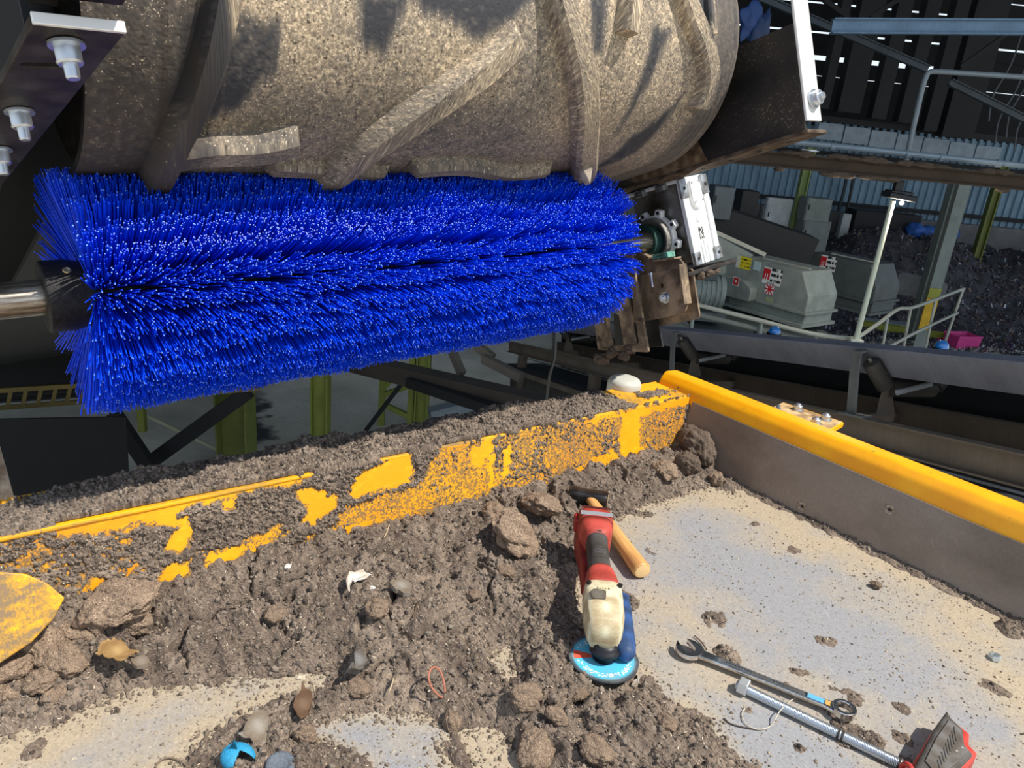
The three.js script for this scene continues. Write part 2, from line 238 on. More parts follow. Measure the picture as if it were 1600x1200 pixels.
const chipMap = texture(512, 512, (u, v) => { const a = fbm(u * 12, v * 12, 31, 4), g = n2(u * 150, v * 150, 7); let c = mixc([250, 176, 8], [240, 158, 2], clamp(0.5 + a)); const s = n2(u * 26, v * 44, 17) + 0.35 * g; if (s > 0.86) c = mixc(c, [128, 106, 66], 0.85); else if (g > 0.74) c = mixc(c, [178, 130, 40], 0.5); return c; });
chipMap.wrapS = chipMap.wrapT = THREE.MirroredRepeatWrapping;
const railPaint = M(0xffffff, 0.42, 0, { map: rep(chipMap, 1.6), bumpMap: rep(fineBump, 1), bumpScale: 0.0004 });
const dirtyYellow = M(0xffffff, 0.6, 0, { map: texture(512, 512, (u, v) => { const a = fbm(u * 7, v * 7, 41, 5), g = n2(u * 160, v * 160, 8); const c = mixc([243, 168, 8], [134, 112, 84], clamp(0.28 + 1.1 * a + 0.35 * g)); return c; }) });
{ // ledge: the top flange of the back wall, sloping with its top edge
  const zt = -1.13 - faceTop(0.9) * Math.sin(L12), sl = -Math.atan(0.028);
  const m = mesh('top_ledge', slab([[-0.6, 0], [1.75, 0], [1.75, 0.13], [-0.6, 0.13]], 0.008, 0.003).rotateX(Math.PI / 2).translate(0, 0, -0.13), dirtyYellow, tray);
  m.position.set(0, faceTop(0) * Math.cos(L12) + 0.002, zt); m.rotation.z = sl;
}
// right wall leans 15 degrees out; RF local x = toward the viewer, y = up the wall, z = into the tray
const L15 = 15 * Math.PI / 180, RF = new Frame(V(1.625, 0, 0), V(0, 0, 1), V(Math.sin(L15), Math.cos(L15), 0));
const liningMap = texture(1024, 256, (u, v) => { const X = u * 1.6, Y = v * 0.2, a = fbm(X * 6, Y * 9, 51, 5), b = n2(X * 40 + Y * 24, Y * 60, 12), g = n2(X * 300, Y * 300, 9), s = n2((X + Y) * 160, (X - Y * 1.6) * 7, 14); let c = mixc([112, 98, 85], [142, 128, 114], clamp(0.5 + a + 0.12 * b)); const k = 1 + 0.05 * g; c = c.map((q) => q * k); if (s > 0.8) c = mixc(c, [165, 152, 138], 0.35); return c; });
const lining = M(0xffffff, 0.55, 0.15, { map: liningMap, bumpMap: rep(fineBump, 2), bumpScale: 0.0003 });
{
  const g = slab([[-1.15, 0], [0.42, 0], [0.42, 0.151], [-0.4, 0.149], [-0.75, 0.153], [-1.15, 0.158]], 0.007, 0.0012).translate(0, 0, -0.007), p = g.attributes.position, uv = g.attributes.uv;
  for (let i = 0; i < p.count; i++) uv.setXY(i, (p.getX(i) + 1.15) / 1.6, p.getY(i) / 0.2);
  const m = mesh('lining_plate', g, lining, tray); m.position.copy(RF.o); m.quaternion.copy(RF.q); m.userData.label = 'bare grey steel lining plate inside the yellow rail';
  for (const [x, y] of [[1253, 791], [1390, 796], [1537, 1020]].slice(0, 2)) {
    const h = RF.hit('z', 0, x, y), bolt = mesh('countersunk_bolt', join(new THREE.LatheGeometry([[0.0034, -0.002], [0.004, 0.0012], [0.0105, 0.002], [0.012, 0.0008], [0.012, -0.003]].map((q) => new THREE.Vector2(...q)), 28).rotateX(Math.PI / 2)), grimy(0xb5a797, 0.5, 0.3, 20), tray);
    bolt.position.copy(RF.w([h[0], h[1], 0])); bolt.quaternion.copy(RF.q);
    const hole = mesh('socket', new THREE.CylinderGeometry(0.0036, 0.0036, 0.002, 6).rotateX(Math.PI / 2).translate(0, 0, -0.0006), black, bolt);
  }
  // rail: bent lip, cross-section in (outward, up), run along z
  const sec = roundPoly([[1.664, 0.118], [1.670, 0.15], [1.676, 0.178], [1.694, 0.199], [1.752, 0.194], [1.766, 0.15], [1.758, 0.15], [1.746, 0.187], [1.698, 0.191], [1.684, 0.174], [1.677, 0.148], [1.671, 0.116]], 0.009, 4);
  const rail = mesh('top_rail', slab(sec, 1.72, 0.001).translate(0, 0, -1.28), railPaint, tray); rail.userData.label = 'bright yellow rounded top rail';
  const sp = mesh('side_panel', slab([[-1.26, -0.05], [0.43, -0.05], [0.43, 0.14], [-1.26, 0.14]], 0.008, 0.001).translate(0, 0, -0.0165), dirtyYellow, tray); sp.position.copy(RF.o); sp.quaternion.copy(RF.q);
}
{ // bent yellow gusset at the tray's end, out in front of the back wall
  const GF = new Frame(V(0, 0, -1.0), V(1, 0, 0.05), V(0, Math.cos(0.5), -Math.sin(0.5)));
  const q = [[-160, 935], [-60, 900], [0, 894], [40, 897], [75, 912], [101, 934], [85, 965], [50, 1003], [-20, 1050], [-160, 1060]].map(([x, y]) => { const p = GF.hit('z', 0, x, y); return [p[0], p[1]]; });
  const m = mesh('gusset_plate', slab(q, 0.008, 0.002).translate(0, 0, -0.008), M(0xffffff, 0.55, 0, { map: rep(texture(512, 512, (u, v) => { const a = fbm(u * 5, v * 9, 61, 5), g = n2(u * 170, v * 170, 9), s = n2((u + v * 2) * 9, (v - u * 0.4) * 46, 4); return mixc([250, 174, 4], [128, 104, 74], clamp(0.5 + 1.5 * a + 0.4 * g - 0.5 * s)); }), 3.2) }), tray); m.position.copy(GF.o); m.quaternion.copy(GF.q);
}
{ // bolted mounting plate outside the rail
  const c = T.hit('y', 0.165, 1248, 657), mp = thing('mounting_plate', 'yellow edged mounting plate with four zinc bolts outside the yellow rail', 'bracket', T, [c[0] + 0.005, 0.165, c[2]]); mp.rotation.y = 0.12;
  mesh('plate', box(0.15, 0.016, 0.17, 0, 0, 0, 0.003), grimy(0xd9b98a, 0.7, 0, 5), mp);
  mesh('painted_edge', box(0.152, 0.014, 0.01, 0, 0, 0.084, 0.002), railPaint, mp); mesh('painted_edge', box(0.008, 0.014, 0.17, 0.075, 0, 0, 0.002), railPaint, mp);
  mesh('support_block', box(0.10, 0.05, 0.12, 0.02, -0.034, 0, 0.002), grimy(0x7f8a94, 0.6, 0.3), mp);
  for (const [x, z] of [[-0.045, -0.05], [-0.01, 0.045], [0.05, -0.03], [0.045, 0.05]]) { const bm = mesh('bolt', hexBolt(0.0125, 0.011, 0.004), zinc, mp); bm.position.set(x, 0.008, z); bm.rotation.y = x * 30; }
  const lb = mesh('lying_bolt', at(hexBolt(0.011, 0.009, 0.04, false), 0, 0, 0, 0, 0, -1.45), zinc, mp); lb.position.set(-0.06, 0.019, -0.035); lb.rotation.y = 0.5;
}
{ // white lid behind the corner of the ledge
  const p = T.hit('y', 0.2, 998, 596), c = thing('white_canister', 'round white canister with black marks behind the yellow corner of the tray', 'canister', T, [p[0] + 0.0, 0.135, p[2] - 0.05]);
  mesh('lid_top', new THREE.LatheGeometry([[0, 0.062], [0.03, 0.061], [0.042, 0.056], [0.048, 0.045], [0.049, 0], [0.0, 0]].map((q) => new THREE.Vector2(...q)), 40), M(0xbdbbb0, 0.6), c);
  for (const a of [0.9, 1.15, 1.35, 1.75]) { const d = mesh('black_mark', box(0.008, 0.012, 0.0015, 0, 0, 0, 0), black, c); d.position.set(0.0485 * Math.sin(a - 1.1), 0.028, 0.0485 * Math.cos(a - 1.1)); d.rotation.y = a - 1.1; }
}
{ // upright flat bar beyond the tray's end
  const p = T.hit('z', -1.4, 11, 728), q = T.hit('z', -1.4, 11 - 40, 728 - 140), r = T.hit('z', -1.4, 11 + 60, 728 + 220), m = mesh('flat_bar', slab([[q[0] - 0.03, q[1]], [q[0] - 0.002, q[1]], [r[0], r[1]], [r[0] - 0.035, r[1]]], 0.04, 0.002).translate(0, 0, -1.42), grimy(0xcfc6ba, 0.6, 0.1)); tag(m, 'dusty grey upright steel bar behind the soiled end of the yellow wall', 'bar');
}

// ---------------------------------------------------------------- soil in the tray
const spots = [[1115, 966, 0.03, 0.012], [1132, 1022, 0.028, 0.012], [975, 935, 0.035, 0.01], [1005, 930, 0.02, 0.006], [1330, 1140, 0.04, 0.012], [1390, 1165, 0.045, 0.014], [1370, 915, 0.008, 0.008], [1240, 860, 0.02, 0.004], [1250, 1045, 0.02, 0.005], [1290, 1000, 0.025, 0.004], [1410, 1105, 0.02, 0.006], [1170, 1110, 0.012, 0.006], [1580, 985, 0.03, 0.014], [1225, 1065, 0.012, 0.006], [1000, 800, 0.03, 0.006], [1500, 900, 0.01, 0.004], [1180, 820, 0.015, 0.004], [1320, 1085, 0.03, 0.008], [1550, 1080, 0.03, 0.003], [1250, 1170, 0.012, 0.005], [520, 1060, 0.02, 0.01], [180, 1110, 0.012, 0.004], [60, 1170, 0.02, 0.004]].map(([x, y, r, h]) => { const p = T.hit('y', 0, x, y); return [p[0], p[2], r, h]; });
const mounds = [[800, 838, 0.05, 0.022], [845, 790, 0.07, 0.02], [700, 880, 0.12, 0.018], [560, 900, 0.1, 0.02], [420, 930, 0.1, 0.025], [250, 950, 0.1, 0.014], [600, 980, 0.1, 0.02], [840, 900, 0.06, 0.02], [830, 1000, 0.06, 0.018], [850, 1070, 0.07, 0.018], [520, 1000, 0.06, 0.018], [160, 960, 0.08, 0.012], [60, 1010, 0.12, 0.008], [780, 1170, 0.05, 0.01], [860, 1150, 0.07, 0.018], [450, 1120, 0.06, 0.012], [1000, 1120, 0.06, 0.01]].map(([x, y, r, h]) => { const p = T.hit('y', 0.04, x, y); return [p[0], p[2], r, h]; });
function soilAt(X, Z) {
  let d = sdPoly(soilMain, X, Z); const e = 0.022 * fbm(X * 16, Z * 16, 4, 4) + 0.01 * n2(X * 90, Z * 90, 2);
  for (const p of bare) d = Math.min(d, -sdPoly(p, X, Z));
  d += e; let t = -1;
  if (d > -0.004) {
    const dd = Math.max(d, 0), base = (0.026 + 0.014 * fbm(X * 7, Z * 7, 9, 2)) * (1 - Math.exp(-dd / 0.055)) * (0.7 + 0.5 * sm(0.0, 0.25, dd));
    t = base + 0.003 * clamp(dd / 0.004); let m = 0; for (const q of mounds) { const r2 = ((X - q[0]) ** 2 + (Z - q[1]) ** 2) / (q[2] * q[2]); if (r2 < 5) m += q[3] * Math.exp(-r2); } t += m * sm(0, 0.05, dd);
    const dw = Z + 1.13; t += lerp(0.03, 0.022, sm(0.1, 1.1, X)) * Math.exp(-Math.max(0, dw) / 0.09) * sm(0, 0.06, dd);
    const k = sm(0, 0.03, dd), bl = Math.abs(n2(X * 26, Z * 26, 3)), b2 = Math.abs(n2(X * 60, Z * 60, 5)); t += k * (0.023 * (bl - 0.3) + 0.014 * (b2 - 0.3) + 0.0055 * n2(X * 130, Z * 130, 7) + 0.003 * n2(X * 270, Z * 270, 8));
    const cr = Math.abs(n2(X * 9 + 0.6 * n2(X * 30, Z * 30, 1), Z * 9, 15)); t -= k * 0.03 * sm(0.06, 0, cr) * sm(0.01, 0.035, t);
    t = Math.max(t, d > 0 ? 0.0015 : -0.001);
  }
  for (const q of spots) { const r2 = ((X - q[0]) ** 2 + (Z - q[1]) ** 2) / (q[2] * q[2]); if (r2 < 1.6) t = Math.max(t, q[3] * (0.6 - r2 + 1.7 * fbm(X * 38, Z * 38, 3, 4)) * (0.8 + 0.4 * n2(X * 150, Z * 150, 7))); }
  { const a = Math.hypot((X - 1.64) / 0.075, (Z + 1.14) / 0.11); if (a < 1.7) t = Math.max(t, 0.09 * (1 - a * 0.75 + 0.5 * fbm(X * 40, Z * 40, 8, 4))); const w = 1.632 - X; if (w < 0.035) t = Math.max(t, (0.009 * (1 - w / 0.03) + 0.006 * fbm(X * 50, Z * 50, 2, 3))); }
  return t;
}
const SX0 = -0.5, SX1 = 1.655, SZ0 = -1.165, SZ1 = 0.12;
const soilHeap = mesh('soil_heap', heightMesh(580, 345, (u, v) => { const X = lerp(SX0, SX1, u), Z = lerp(SZ0, SZ1, v), t = soilAt(X, Z); return [X, t > 0 ? t : -0.003, Z, X + 0.35 * t, Z + 3.1 * t, t > 0.0004 ? 1 : 0]; }), soil);
tag(soilHeap, 'loose dark brown soil heaped over the tray floor below the yellow wall', 'soil', null, 'stuff');
// soil caked on the face of the back wall and lying on its ledge
const LED = 0.115;
function crustAt(X, q) {
  const H = faceTop(X), s = q - H, g = n2(X * 300, q * 300, 2), g1 = n2(X * 130, q * 130, 4), a = fbm(X * 12, q * 12, 8, 4);
  let y = s < 0.004 ? paintShown(X, q) : 0.06; if (s > 0.004) y = Math.max(y, 0.9 * sm(1.40, 1.47, X + 0.5 * a * 0.1) * (1 - 0.75 * clamp(1.2 - Math.hypot((X - 1.58) / 0.08, (s - 0.055) / 0.035))), 0.6 * sm(0.35, 0.1, X) * sm(0.06, 0.1, s));
  let t = 0.5 + 0.36 * g + 0.26 * g1 + 0.3 * a - y * 1.02; if (y > 0.96) t = -1 + 0.4 * g; if (t < 0) return -0.002;
  let h = 0.0008 + 0.004 * Math.min(1, t * 1.6) + 0.0018 * g * Math.min(1, t * 2);
  if (s > -0.012) { const k = sm(-0.012, 0.04, s) * (1 - 0.6 * sm(0.09, 0.115, s)) * sm(-0.05, 0.35, X) * sm(1.5, 1.38, X); h += k * Math.max(0, 0.010 + 0.024 * fbm(X * 13, q * 13, 6, 3) + 0.02 * (Math.abs(n2(X * 30, q * 30, 9)) - 0.2) + 0.006 * n2(X * 80, q * 80, 3) + 0.003 * n2(X * 190, q * 190, 4)); }
  else h += 0.003 * sm(0.2, 0.7, t) * (0.5 + n2(X * 55, q * 55, 5));
  const cr = Math.abs(X - 0.815 - 0.1 * (q - 0.2) - 0.006 * n2(q * 60, 1)); if (s > -0.035 && s < 0.02 && cr < 0.006) h = 0.001; return h;
}
const caked = mesh('caked_soil', heightMesh(860, 170, (u, v) => {
  const X = lerp(-0.5, 1.70, u), H = faceTop(X), q = v < 0.45 ? (H - 0.035) * v / 0.45 : v < 0.8 ? H - 0.035 + 0.06 * (v - 0.45) / 0.35 : H + 0.025 + (LED - 0.025) * (v - 0.8) / 0.2, s = q - H, t = crustAt(X, q), r = sm(-0.012, 0.012, s), ny = lerp(Math.sin(L12), 1, r), nz = lerp(Math.cos(L12), 0, r), l = Math.hypot(ny, nz), f = FW.w([X, Math.min(q, H), 0]);
  return [X, f.y + (t + (s > 0 ? 0.006 : 0)) * ny / l, f.z - Math.max(0, s) + t * nz / l, X, q, t > 0 ? 1 : 0];
}), soil);
tag(caked, 'crust of dark soil caked on the yellow wall and along its ledge', 'soil', null, 'stuff');
// crumbs and pale fibres scattered over everything
{
  const r = rng(11), kinds = [lump(3, 1, 0.6, 2.2), lump(5, 1, 0.6, 2.2), lump(9, 2, 0.6, 2.4)], crumbMat = M(0xffffff, 0.95), fibreMat = M(0xffffff, 0.8), m4 = new THREE.Matrix4(), q = new THREE.Quaternion(), col = new THREE.Color(), pts = [], fib = [];
  for (let i = 0; i < 150000; i++) {
    const X = lerp(SX0, 1.64, r()), Z = lerp(SZ0 + 0.03, SZ1, r()), t = soilAt(X, Z), dark = r();
    if (t > 0.002) { if (r() < 0.42) pts.push([X, t - 0.0004, Z, 0.0011 + 0.003 * r() ** 4, dark, 0]); else if (r() < 0.2) fib.push([X, t + 0.001, Z, r()]); }
    else { const near = fbm(X * 8, Z * 8, 5, 3) + 0.4 * n2(X * 40, Z * 40, 3); const fr = Math.exp(Math.min(0, toSoil(X, Z)) / 0.018); if (r() < 0.05 + 0.28 * clamp(near + 0.05) + 0.75 * fr) pts.push([X, 0.0003, Z, (0.0005 + 0.0016 * r() ** 4) * (1 + fr), dark * (1 - 0.6 * fr), 1]); else if (r() < 0.02) fib.push([X, 0.0006, Z, r()]); }
  }
  for (let i = 0; i < 42000; i++) { const X = lerp(-0.4, 1.42, r()), H = faceTop(X), qq = lerp(0.02, H + LED, Math.sqrt(r())), t = crustAt(X, qq); if (t < 0.001) continue; const s = qq - H, f = FW.w([X, Math.min(qq, H), 0]), up = s > 0; const p = [X, f.y + (up ? t + 0.005 : t * 0.2), f.z - Math.max(0, s) + (up ? 0 : t)]; if (r() < 0.8) pts.push([...p, (up ? 0.001 : 0.0008) + (up ? 0.0026 : 0.0014) * r() ** 3, r(), 0]); else fib.push([...p, r()]); }
  const im = kinds.map((g, k) => { const list = pts.filter((_, i) => i % 3 === k), im = setup(new THREE.InstancedMesh(g, crumbMat, list.length)); list.forEach((p, i) => { q.setFromEuler(new THREE.Euler(r() * 6, r() * 6, r() * 6)); im.setMatrixAt(i, m4.compose(V(p[0], p[1], p[2]), q, V(p[3] * (0.8 + 0.6 * r()), p[3], p[3] * (0.8 + 0.6 * r())))); const c = p[5] ? mixc([0.11, 0.08, 0.055], [0.42, 0.34, 0.25], p[4]) : mixc([0.045, 0.033, 0.025], [0.25, 0.2, 0.155], p[4]); im.setColorAt(i, col.setRGB(...c)); }); im.name = numbered('soil_crumbs'); scene.add(im); return tag(im, ['fine dark crumbs of soil', 'small brown crumbs of soil', 'larger rough crumbs of soil'][k] + ' scattered through the soil in the tray', 'soil', 'soil crumbs', 'stuff'); });
  const ff = setup(new THREE.InstancedMesh(boxUV(new THREE.BoxGeometry(1, 0.16, 0.3)), fibreMat, fib.length)); fib.forEach((p, i) => { q.setFromEuler(new THREE.Euler(r() * 0.8 - 0.4, r() * 6, r() * 0.8 - 0.4)); const s = 0.0014 + 0.0042 * r() ** 3; ff.setMatrixAt(i, m4.compose(V(p[0], p[1], p[2]), q, V(s, s, s))); ff.setColorAt(i, col.setRGB(...mixc([0.2, 0.14, 0.09], [0.62, 0.52, 0.38], p[3]))); }); ff.name = 'plant_fibres'; scene.add(ff); tag(ff, 'pale straw fibres and chips mixed through the soil', 'fibres', null, 'stuff');
}
// clods one can pick out
{
  const shapes = [1, 2, 3, 4, 5, 6].map((s) => lump(100 + s, 13, 0.3, 1.5)), r = rng(21);
  const put = (px, py, rad, label, group, mat = clodMat, flat = 0.8) => { let h = 0.02; for (let k = 0; k < 4; k++) { const p = T.hit('y', h, px, py); h = Math.max(0, soilAt(p[0], p[2])) + rad * 0.42; } const p = T.hit('y', h, px, py); const m = mesh('soil_clod', shapes[Math.floor(r() * 6)], mat); m.position.set(...p); m.scale.set(rad * 1.1, rad * flat, rad); m.rotation.set(r() * 0.5, r() * 6, r() * 0.5); return tag(m, label, 'clod', group); };
  for (const [x, y, s, l] of [[62, 1008, 0.031, 'big dry clod at the middle of the pile in front of the yellow gusset'], [115, 985, 0.031, 'big dry clod at the tip of the curved yellow gusset'], [38, 962, 0.026, 'dry clod resting on the lower edge of the yellow gusset'], [155, 958, 0.034, 'largest dry clod of the pile, between yellow gusset and flat tan leaf'], [100, 1032, 0.022, 'dry clod below the big one at the middle of the gusset pile'], [18, 1042, 0.028, 'dry clod at the outer edge of the gusset pile, level with the leaf'], [66, 1062, 0.019, 'smaller dry clod low in the gusset pile'], [10, 1082, 0.024, 'lowest dry clod of the gusset pile, at the outer edge'], [90, 1078, 0.020, 'lowest clod of the gusset pile on the side toward the bare strip'], [140, 1010, 0.022, 'dry clod touching the flat tan leaf']]) put(x, y, s, l, 'clods by the gusset');
  put(190, 938, 0.036, 'big grey brown clod wedged against the yellow wall above the flat leaf', null, clodMat, 0.6); put(212, 972, 0.026, 'rounded clod just behind the flat tan leaf', null);
  put(803, 834, 0.043, 'largest pale soil clod beside the red grinder', null, clodMat, 0.6); put(848, 788, 0.038, 'soil clod at the foot of the yellow wall beside the hammer head', null, clodMat, 0.55); put(772, 800, 0.022, 'small clod above the largest pale clod by the grinder', null);
  for (const [x, y, s, l] of [[705, 1128, 0.016, 'small clod just below the rubber band'], [822, 1088, 0.018, 'small clod between the bare patch and the blue cutting disc'], [835, 1172, 0.022, 'round clod at the picture edge below the blue cutting disc'], [792, 893, 0.014, 'small clod below the largest pale clod by the grinder'], [932, 1172, 0.017, 'small clod straight below the cutting disc'], [660, 868, 0.014, 'small clod at the foot of the yellow wall above the square stone chip'], [590, 950, 0.015, 'small clod just below the square stone chip'], [872, 1120, 0.014, 'small clod diagonally below the blue cutting disc'], [430, 960, 0.016, 'small clod below the white flake'], [330, 940, 0.016, 'small clod between the flat leaf and the white flake'], [740, 930, 0.013, 'small clod in the open soil beside the grinder shadow'], [560, 1075, 0.013, 'small clod just below the dark grey angular stone'], [478, 1150, 0.016, 'small clod beside the ringed bottle cap'], [905, 1085, 0.013, 'small clod touching the edge of the blue cutting disc'], [1040, 1130, 0.013, 'small clod at the soil edge nearest the threaded rod']]) put(x, y, s, l, 'small clods in the soil');
  put(1075, 724, 0.036, 'crumbly clod at the foot of the corner where yellow wall meets lining plate', null, dampSoil); put(1092, 700, 0.05, 'damp clod, darkened for the rail shade, packed into the tray corner under the yellow rail', null, dampSoil, 1.0); put(1120, 748, 0.022, 'small clod against the foot of the grey lining plate', null); put(1040, 735, 0.03, 'clod below the bright yellow paint near the tray corner', null);  // corner clods: damp soil, with the rail shade also put into the colour
  put(1370, 914, 0.009, 'lone small brown crumb on the bare tray floor beyond the wrench', null);
}

// ---------------------------------------------------------------- inclined conveyor head: CF local x = along the drum, y = off the belt, z = up the incline toward the tray
const RD = 0.264, BX0 = 0.19, BX1 = 1.4;
const cyl = (px, py, R = RD) => {                              // survey: sight line to the drum -> [x, angle from the front, measured upwards]
  const o = CF.l(CAM), e = CF.l(CF.o.clone().add(sight(px, py))), A = e[1] ** 2 + e[2] ** 2, Bq = o[1] * e[1] + o[2] * e[2], C = o[1] ** 2 + o[2] ** 2 - R * R, D = Bq * Bq - A * C, t = D < 0 ? -Bq / A : (-Bq - Math.sqrt(D)) / A;
  return [o[0] + e[0] * t, Math.atan2(o[1] + e[1] * t, o[2] + e[2] * t)];
};
const smearsAndShade = [[[360, 30], [432, 40], [428, 110], [375, 170], [320, 185], [345, 100]], [[560, -10], [640, -10], [600, 90], [560, 60]], [[640, -20], [860, -20], [790, 40], [740, 60], [700, 30], [660, 20]], [[920, -20], [945, -20], [940, 80], [925, 85]], [[1020, 40], [1045, 50], [1000, 150], [960, 210], [990, 150]], [[985, 215], [1065, 150], [1050, 175], [990, 240], [930, 262]], [[640, 190], [690, 165], [650, 215], [560, 255]], [[300, 40], [345, 20], [300, 170], [270, 160]], [[1085, 0], [1100, -20], [1108, 40], [1095, 50]]].map((p) => p.map(([x, y]) => { const c = cyl(x, y); return [c[0], c[1] * RD]; }));  // rubber smears; strips along two ribs put their cast shade into the colour
const beltMap = texture(2048, 1280, (u, v) => {
  const X = lerp(BX0, BX1, u), S = lerp(-0.5, 0.3, v), a = fbm(X * 7, S * 7, 71, 5), g = n2(X * 330, S * 330, 3), g2 = n2(X * 700, S * 700, 4), g3 = n2(X * 170, S * 170, 6), st = n2(X * 130, S * 4, 5) + 0.5 * n2(X * 330, S * 9, 2);
  let s = -1; for (const p of smearsAndShade) { const d = sdPoly(p, X, S); if (d > -0.03) s = Math.max(s, clamp(0.4 + d / 0.02 + 1.1 * a + 0.5 * g3 + 0.4 * st)); }
  const band = Math.max(sm(0.36, 0.31, X), sm(1.31, 1.335, X));
  let dust = clamp(0.85 + 0.5 * a + 0.3 * g3 - Math.max(0, s) * 0.85 - band * 0.62); dust *= 0.82 + 0.3 * sm(-0.4, -0.1, S);
  let c = mixc([46, 46, 50], [152, 136, 114], dust); c = mixc(c, X < 0.7 ? [62, 53, 46] : [104, 94, 84], band * clamp(0.55 + 0.5 * st));
  const k = 1 + dust * (0.34 * g + 0.32 * g2) + 0.05 * st * (1 - dust); c = c.map((q) => q * k); if (g2 > 0.56 && dust > 0.4) c = mixc(c, [226, 208, 180], 0.8); if (g < -0.66 && dust > 0.4) c = mixc(c, [54, 42, 34], 0.7); if (g2 > 0.86) c = mixc(c, [190, 182, 168], 0.6);
  return c;
});
const beltBump = texture(1024, 640, (u, v) => { const X = lerp(BX0, BX1, u), S = lerp(-0.5, 0.3, v), q = 128 + 70 * n2(X * 330, S * 330, 3) + 50 * n2(X * 160, S * 160, 6); return [q, q, q]; }, false);
for (const t of [beltMap, beltBump]) { t.wrapS = THREE.ClampToEdgeWrapping; t.wrapT = THREE.MirroredRepeatWrapping; }
const beltMat = M(0xffffff, 0.78, 0, { map: beltMap, bumpMap: beltBump, bumpScale: 0.0016 });
const belt = thing('conveyor_belt', 'dusty black rubber conveyor belt with raised ribs wrapped round the head drum', 'conveyor belt', CF);
function beltGeo(R, s0, s1, run) {                             // arc length s on radius R; straight runs back down the incline of length run
  const prof = []; for (let i = 0; i <= 96; i++) { const a = lerp(-Math.PI / 2, Math.PI / 2, i / 96); prof.push([R * Math.sin(a), R * Math.cos(a), a * RD]); }
  prof.unshift([-R, -run, -Math.PI / 2 * RD - run]); prof.push([R, -run, Math.PI / 2 * RD + run]);
  return heightMesh(90, prof.length - 1, (u, v) => { const p = prof[Math.round(v * (prof.length - 1))]; return [lerp(BX0, BX1, u), p[0], p[1], u, (p[2] + 0.5) / 0.8]; });
}
mesh('outer_cover', beltGeo(RD, 0, 0, 0.12), beltMat, belt);
mesh('inner_cover', beltGeo(RD - 0.012, 0, 0, 0.12), rubberBlack, belt);
for (const y of [-1, 1]) mesh(y < 0 ? 'return_run' : 'carrying_run', box(BX1 - BX0, 0.012, 7.9, (BX0 + BX1) / 2, y * (RD - 0.006), -4.06, 0), M(0x141416, 0.85), belt);
for (const x of [BX0, BX1]) mesh('belt_edge', heightMesh(98, 1, (u, v) => { const k = Math.round(u * 98), R = RD - 0.012 * v; let p; if (k === 0) p = [-R, -0.12]; else if (k === 98) p = [R, -0.12]; else { const a = lerp(-Math.PI / 2, Math.PI / 2, (k - 1) / 96); p = [R * Math.sin(a), R * Math.cos(a)]; } return [x, p[0], p[1], u * 2, v * 0.01]; }), rubberBlack, belt);
// raised ribs, swept over the drum surface
function rib(pts, w, h, closedEnd = true) {
  const cv = new THREE.CatmullRomCurve3(pts.map(([x, a]) => V(x, a * RD, 0))), N = 90, sec = [[-0.5, -0.02], [-0.42, 0.75], [-0.28, 1], [0.28, 1], [0.42, 0.75], [0.5, -0.02]], pos = [], uv = [], idx = [];
  for (let k = 0; k <= N; k++) { const t = k / N, p = cv.getPoint(t), d = cv.getTangent(t), n = [-d.y, d.x], e = Math.min(1, Math.min(t, 1 - t) * N / 4 + 0.12); for (const [a, b] of sec) { const x = p.x + n[0] * a * w, s = p.y + n[1] * a * w, ang = s / RD, R = RD + h * (b < 0 ? -0.1 : b * e); pos.push(x, R * Math.sin(ang), R * Math.cos(ang)); uv.push((x - BX0) / (BX1 - BX0), (s + 0.5 + Math.abs(b) * h * Math.sign(a)) / 0.8); } }
  const m = sec.length; for (let k = 0; k < N; k++) for (let i = 0; i < m - 1; i++) { const a = k * m + i, b = a + 1, c = a + m, d = c + 1; idx.push(a, b, c, b, d, c); }
  for (const k of [0, N]) for (let i = 1; i < m - 1; i++) idx.push(k * m, k * m + i, k * m + i + 1);
  const g = new THREE.BufferGeometry(); g.setAttribute('position', new THREE.Float32BufferAttribute(pos, 3)); g.setAttribute('uv', new THREE.Float32BufferAttribute(uv, 2)); g.setIndex(idx); return toCreasedNormals(g, 0.6);
}
const P = (...a) => a.map(([x, y]) => cyl(x, y, RD + 0.008));
for (const [pts, w, h] of [
  [[...P([352, -70], [346, 0], [328, 80], [300, 160], [268, 225]), [0.30, -1.85], [0.34, -2.2]], 0.042, 0.034],
  [P([262, 236], [330, 228], [400, 226], [468, 214]), 0.042, 0.034],
  [[...P([815, 52], [760, 102], [690, 150], [620, 196], [560, 236]), [0.55, -1.75], [0.5, -2.1]], 0.052, 0.034],
  [[...P([858, -60], [872, 0], [898, 80], [912, 160], [912, 220]), [1.16, -1.62], [1.2, -2.0]], 0.055, 0.034],
  [P([640, 262], [720, 258], [800, 268], [860, 262]), 0.035, 0.024],
  [P([985, -60], [983, 0], [976, 55]), 0.04, 0.03],
  [P([1052, -40], [1078, 20], [1102, 80], [1106, 130], [1088, 172]), 0.05, 0.026],
  [P([1108, -30], [1112, 20], [1116, 56]), 0.025, 0.012],
  [P([420, 262], [520, 268], [600, 272]), 0.04, 0.018],
]) { mesh('rib', rib(pts, w, h), beltMat, belt); }
{ // head drum inside the belt
  const d = thing('head_drum', 'steel head drum inside the ribbed conveyor belt', 'drum', CF); mesh('drum_shell', new THREE.CylinderGeometry(RD - 0.0125, RD - 0.0125, BX1 - BX0 - 0.04, 64).rotateZ(Math.PI / 2).translate((BX0 + BX1) / 2, 0, 0), darkSteel, d); mesh('shaft', rod([0.05, 0, 0], [1.56, 0, 0], 0.04, 24), steel, d);
}
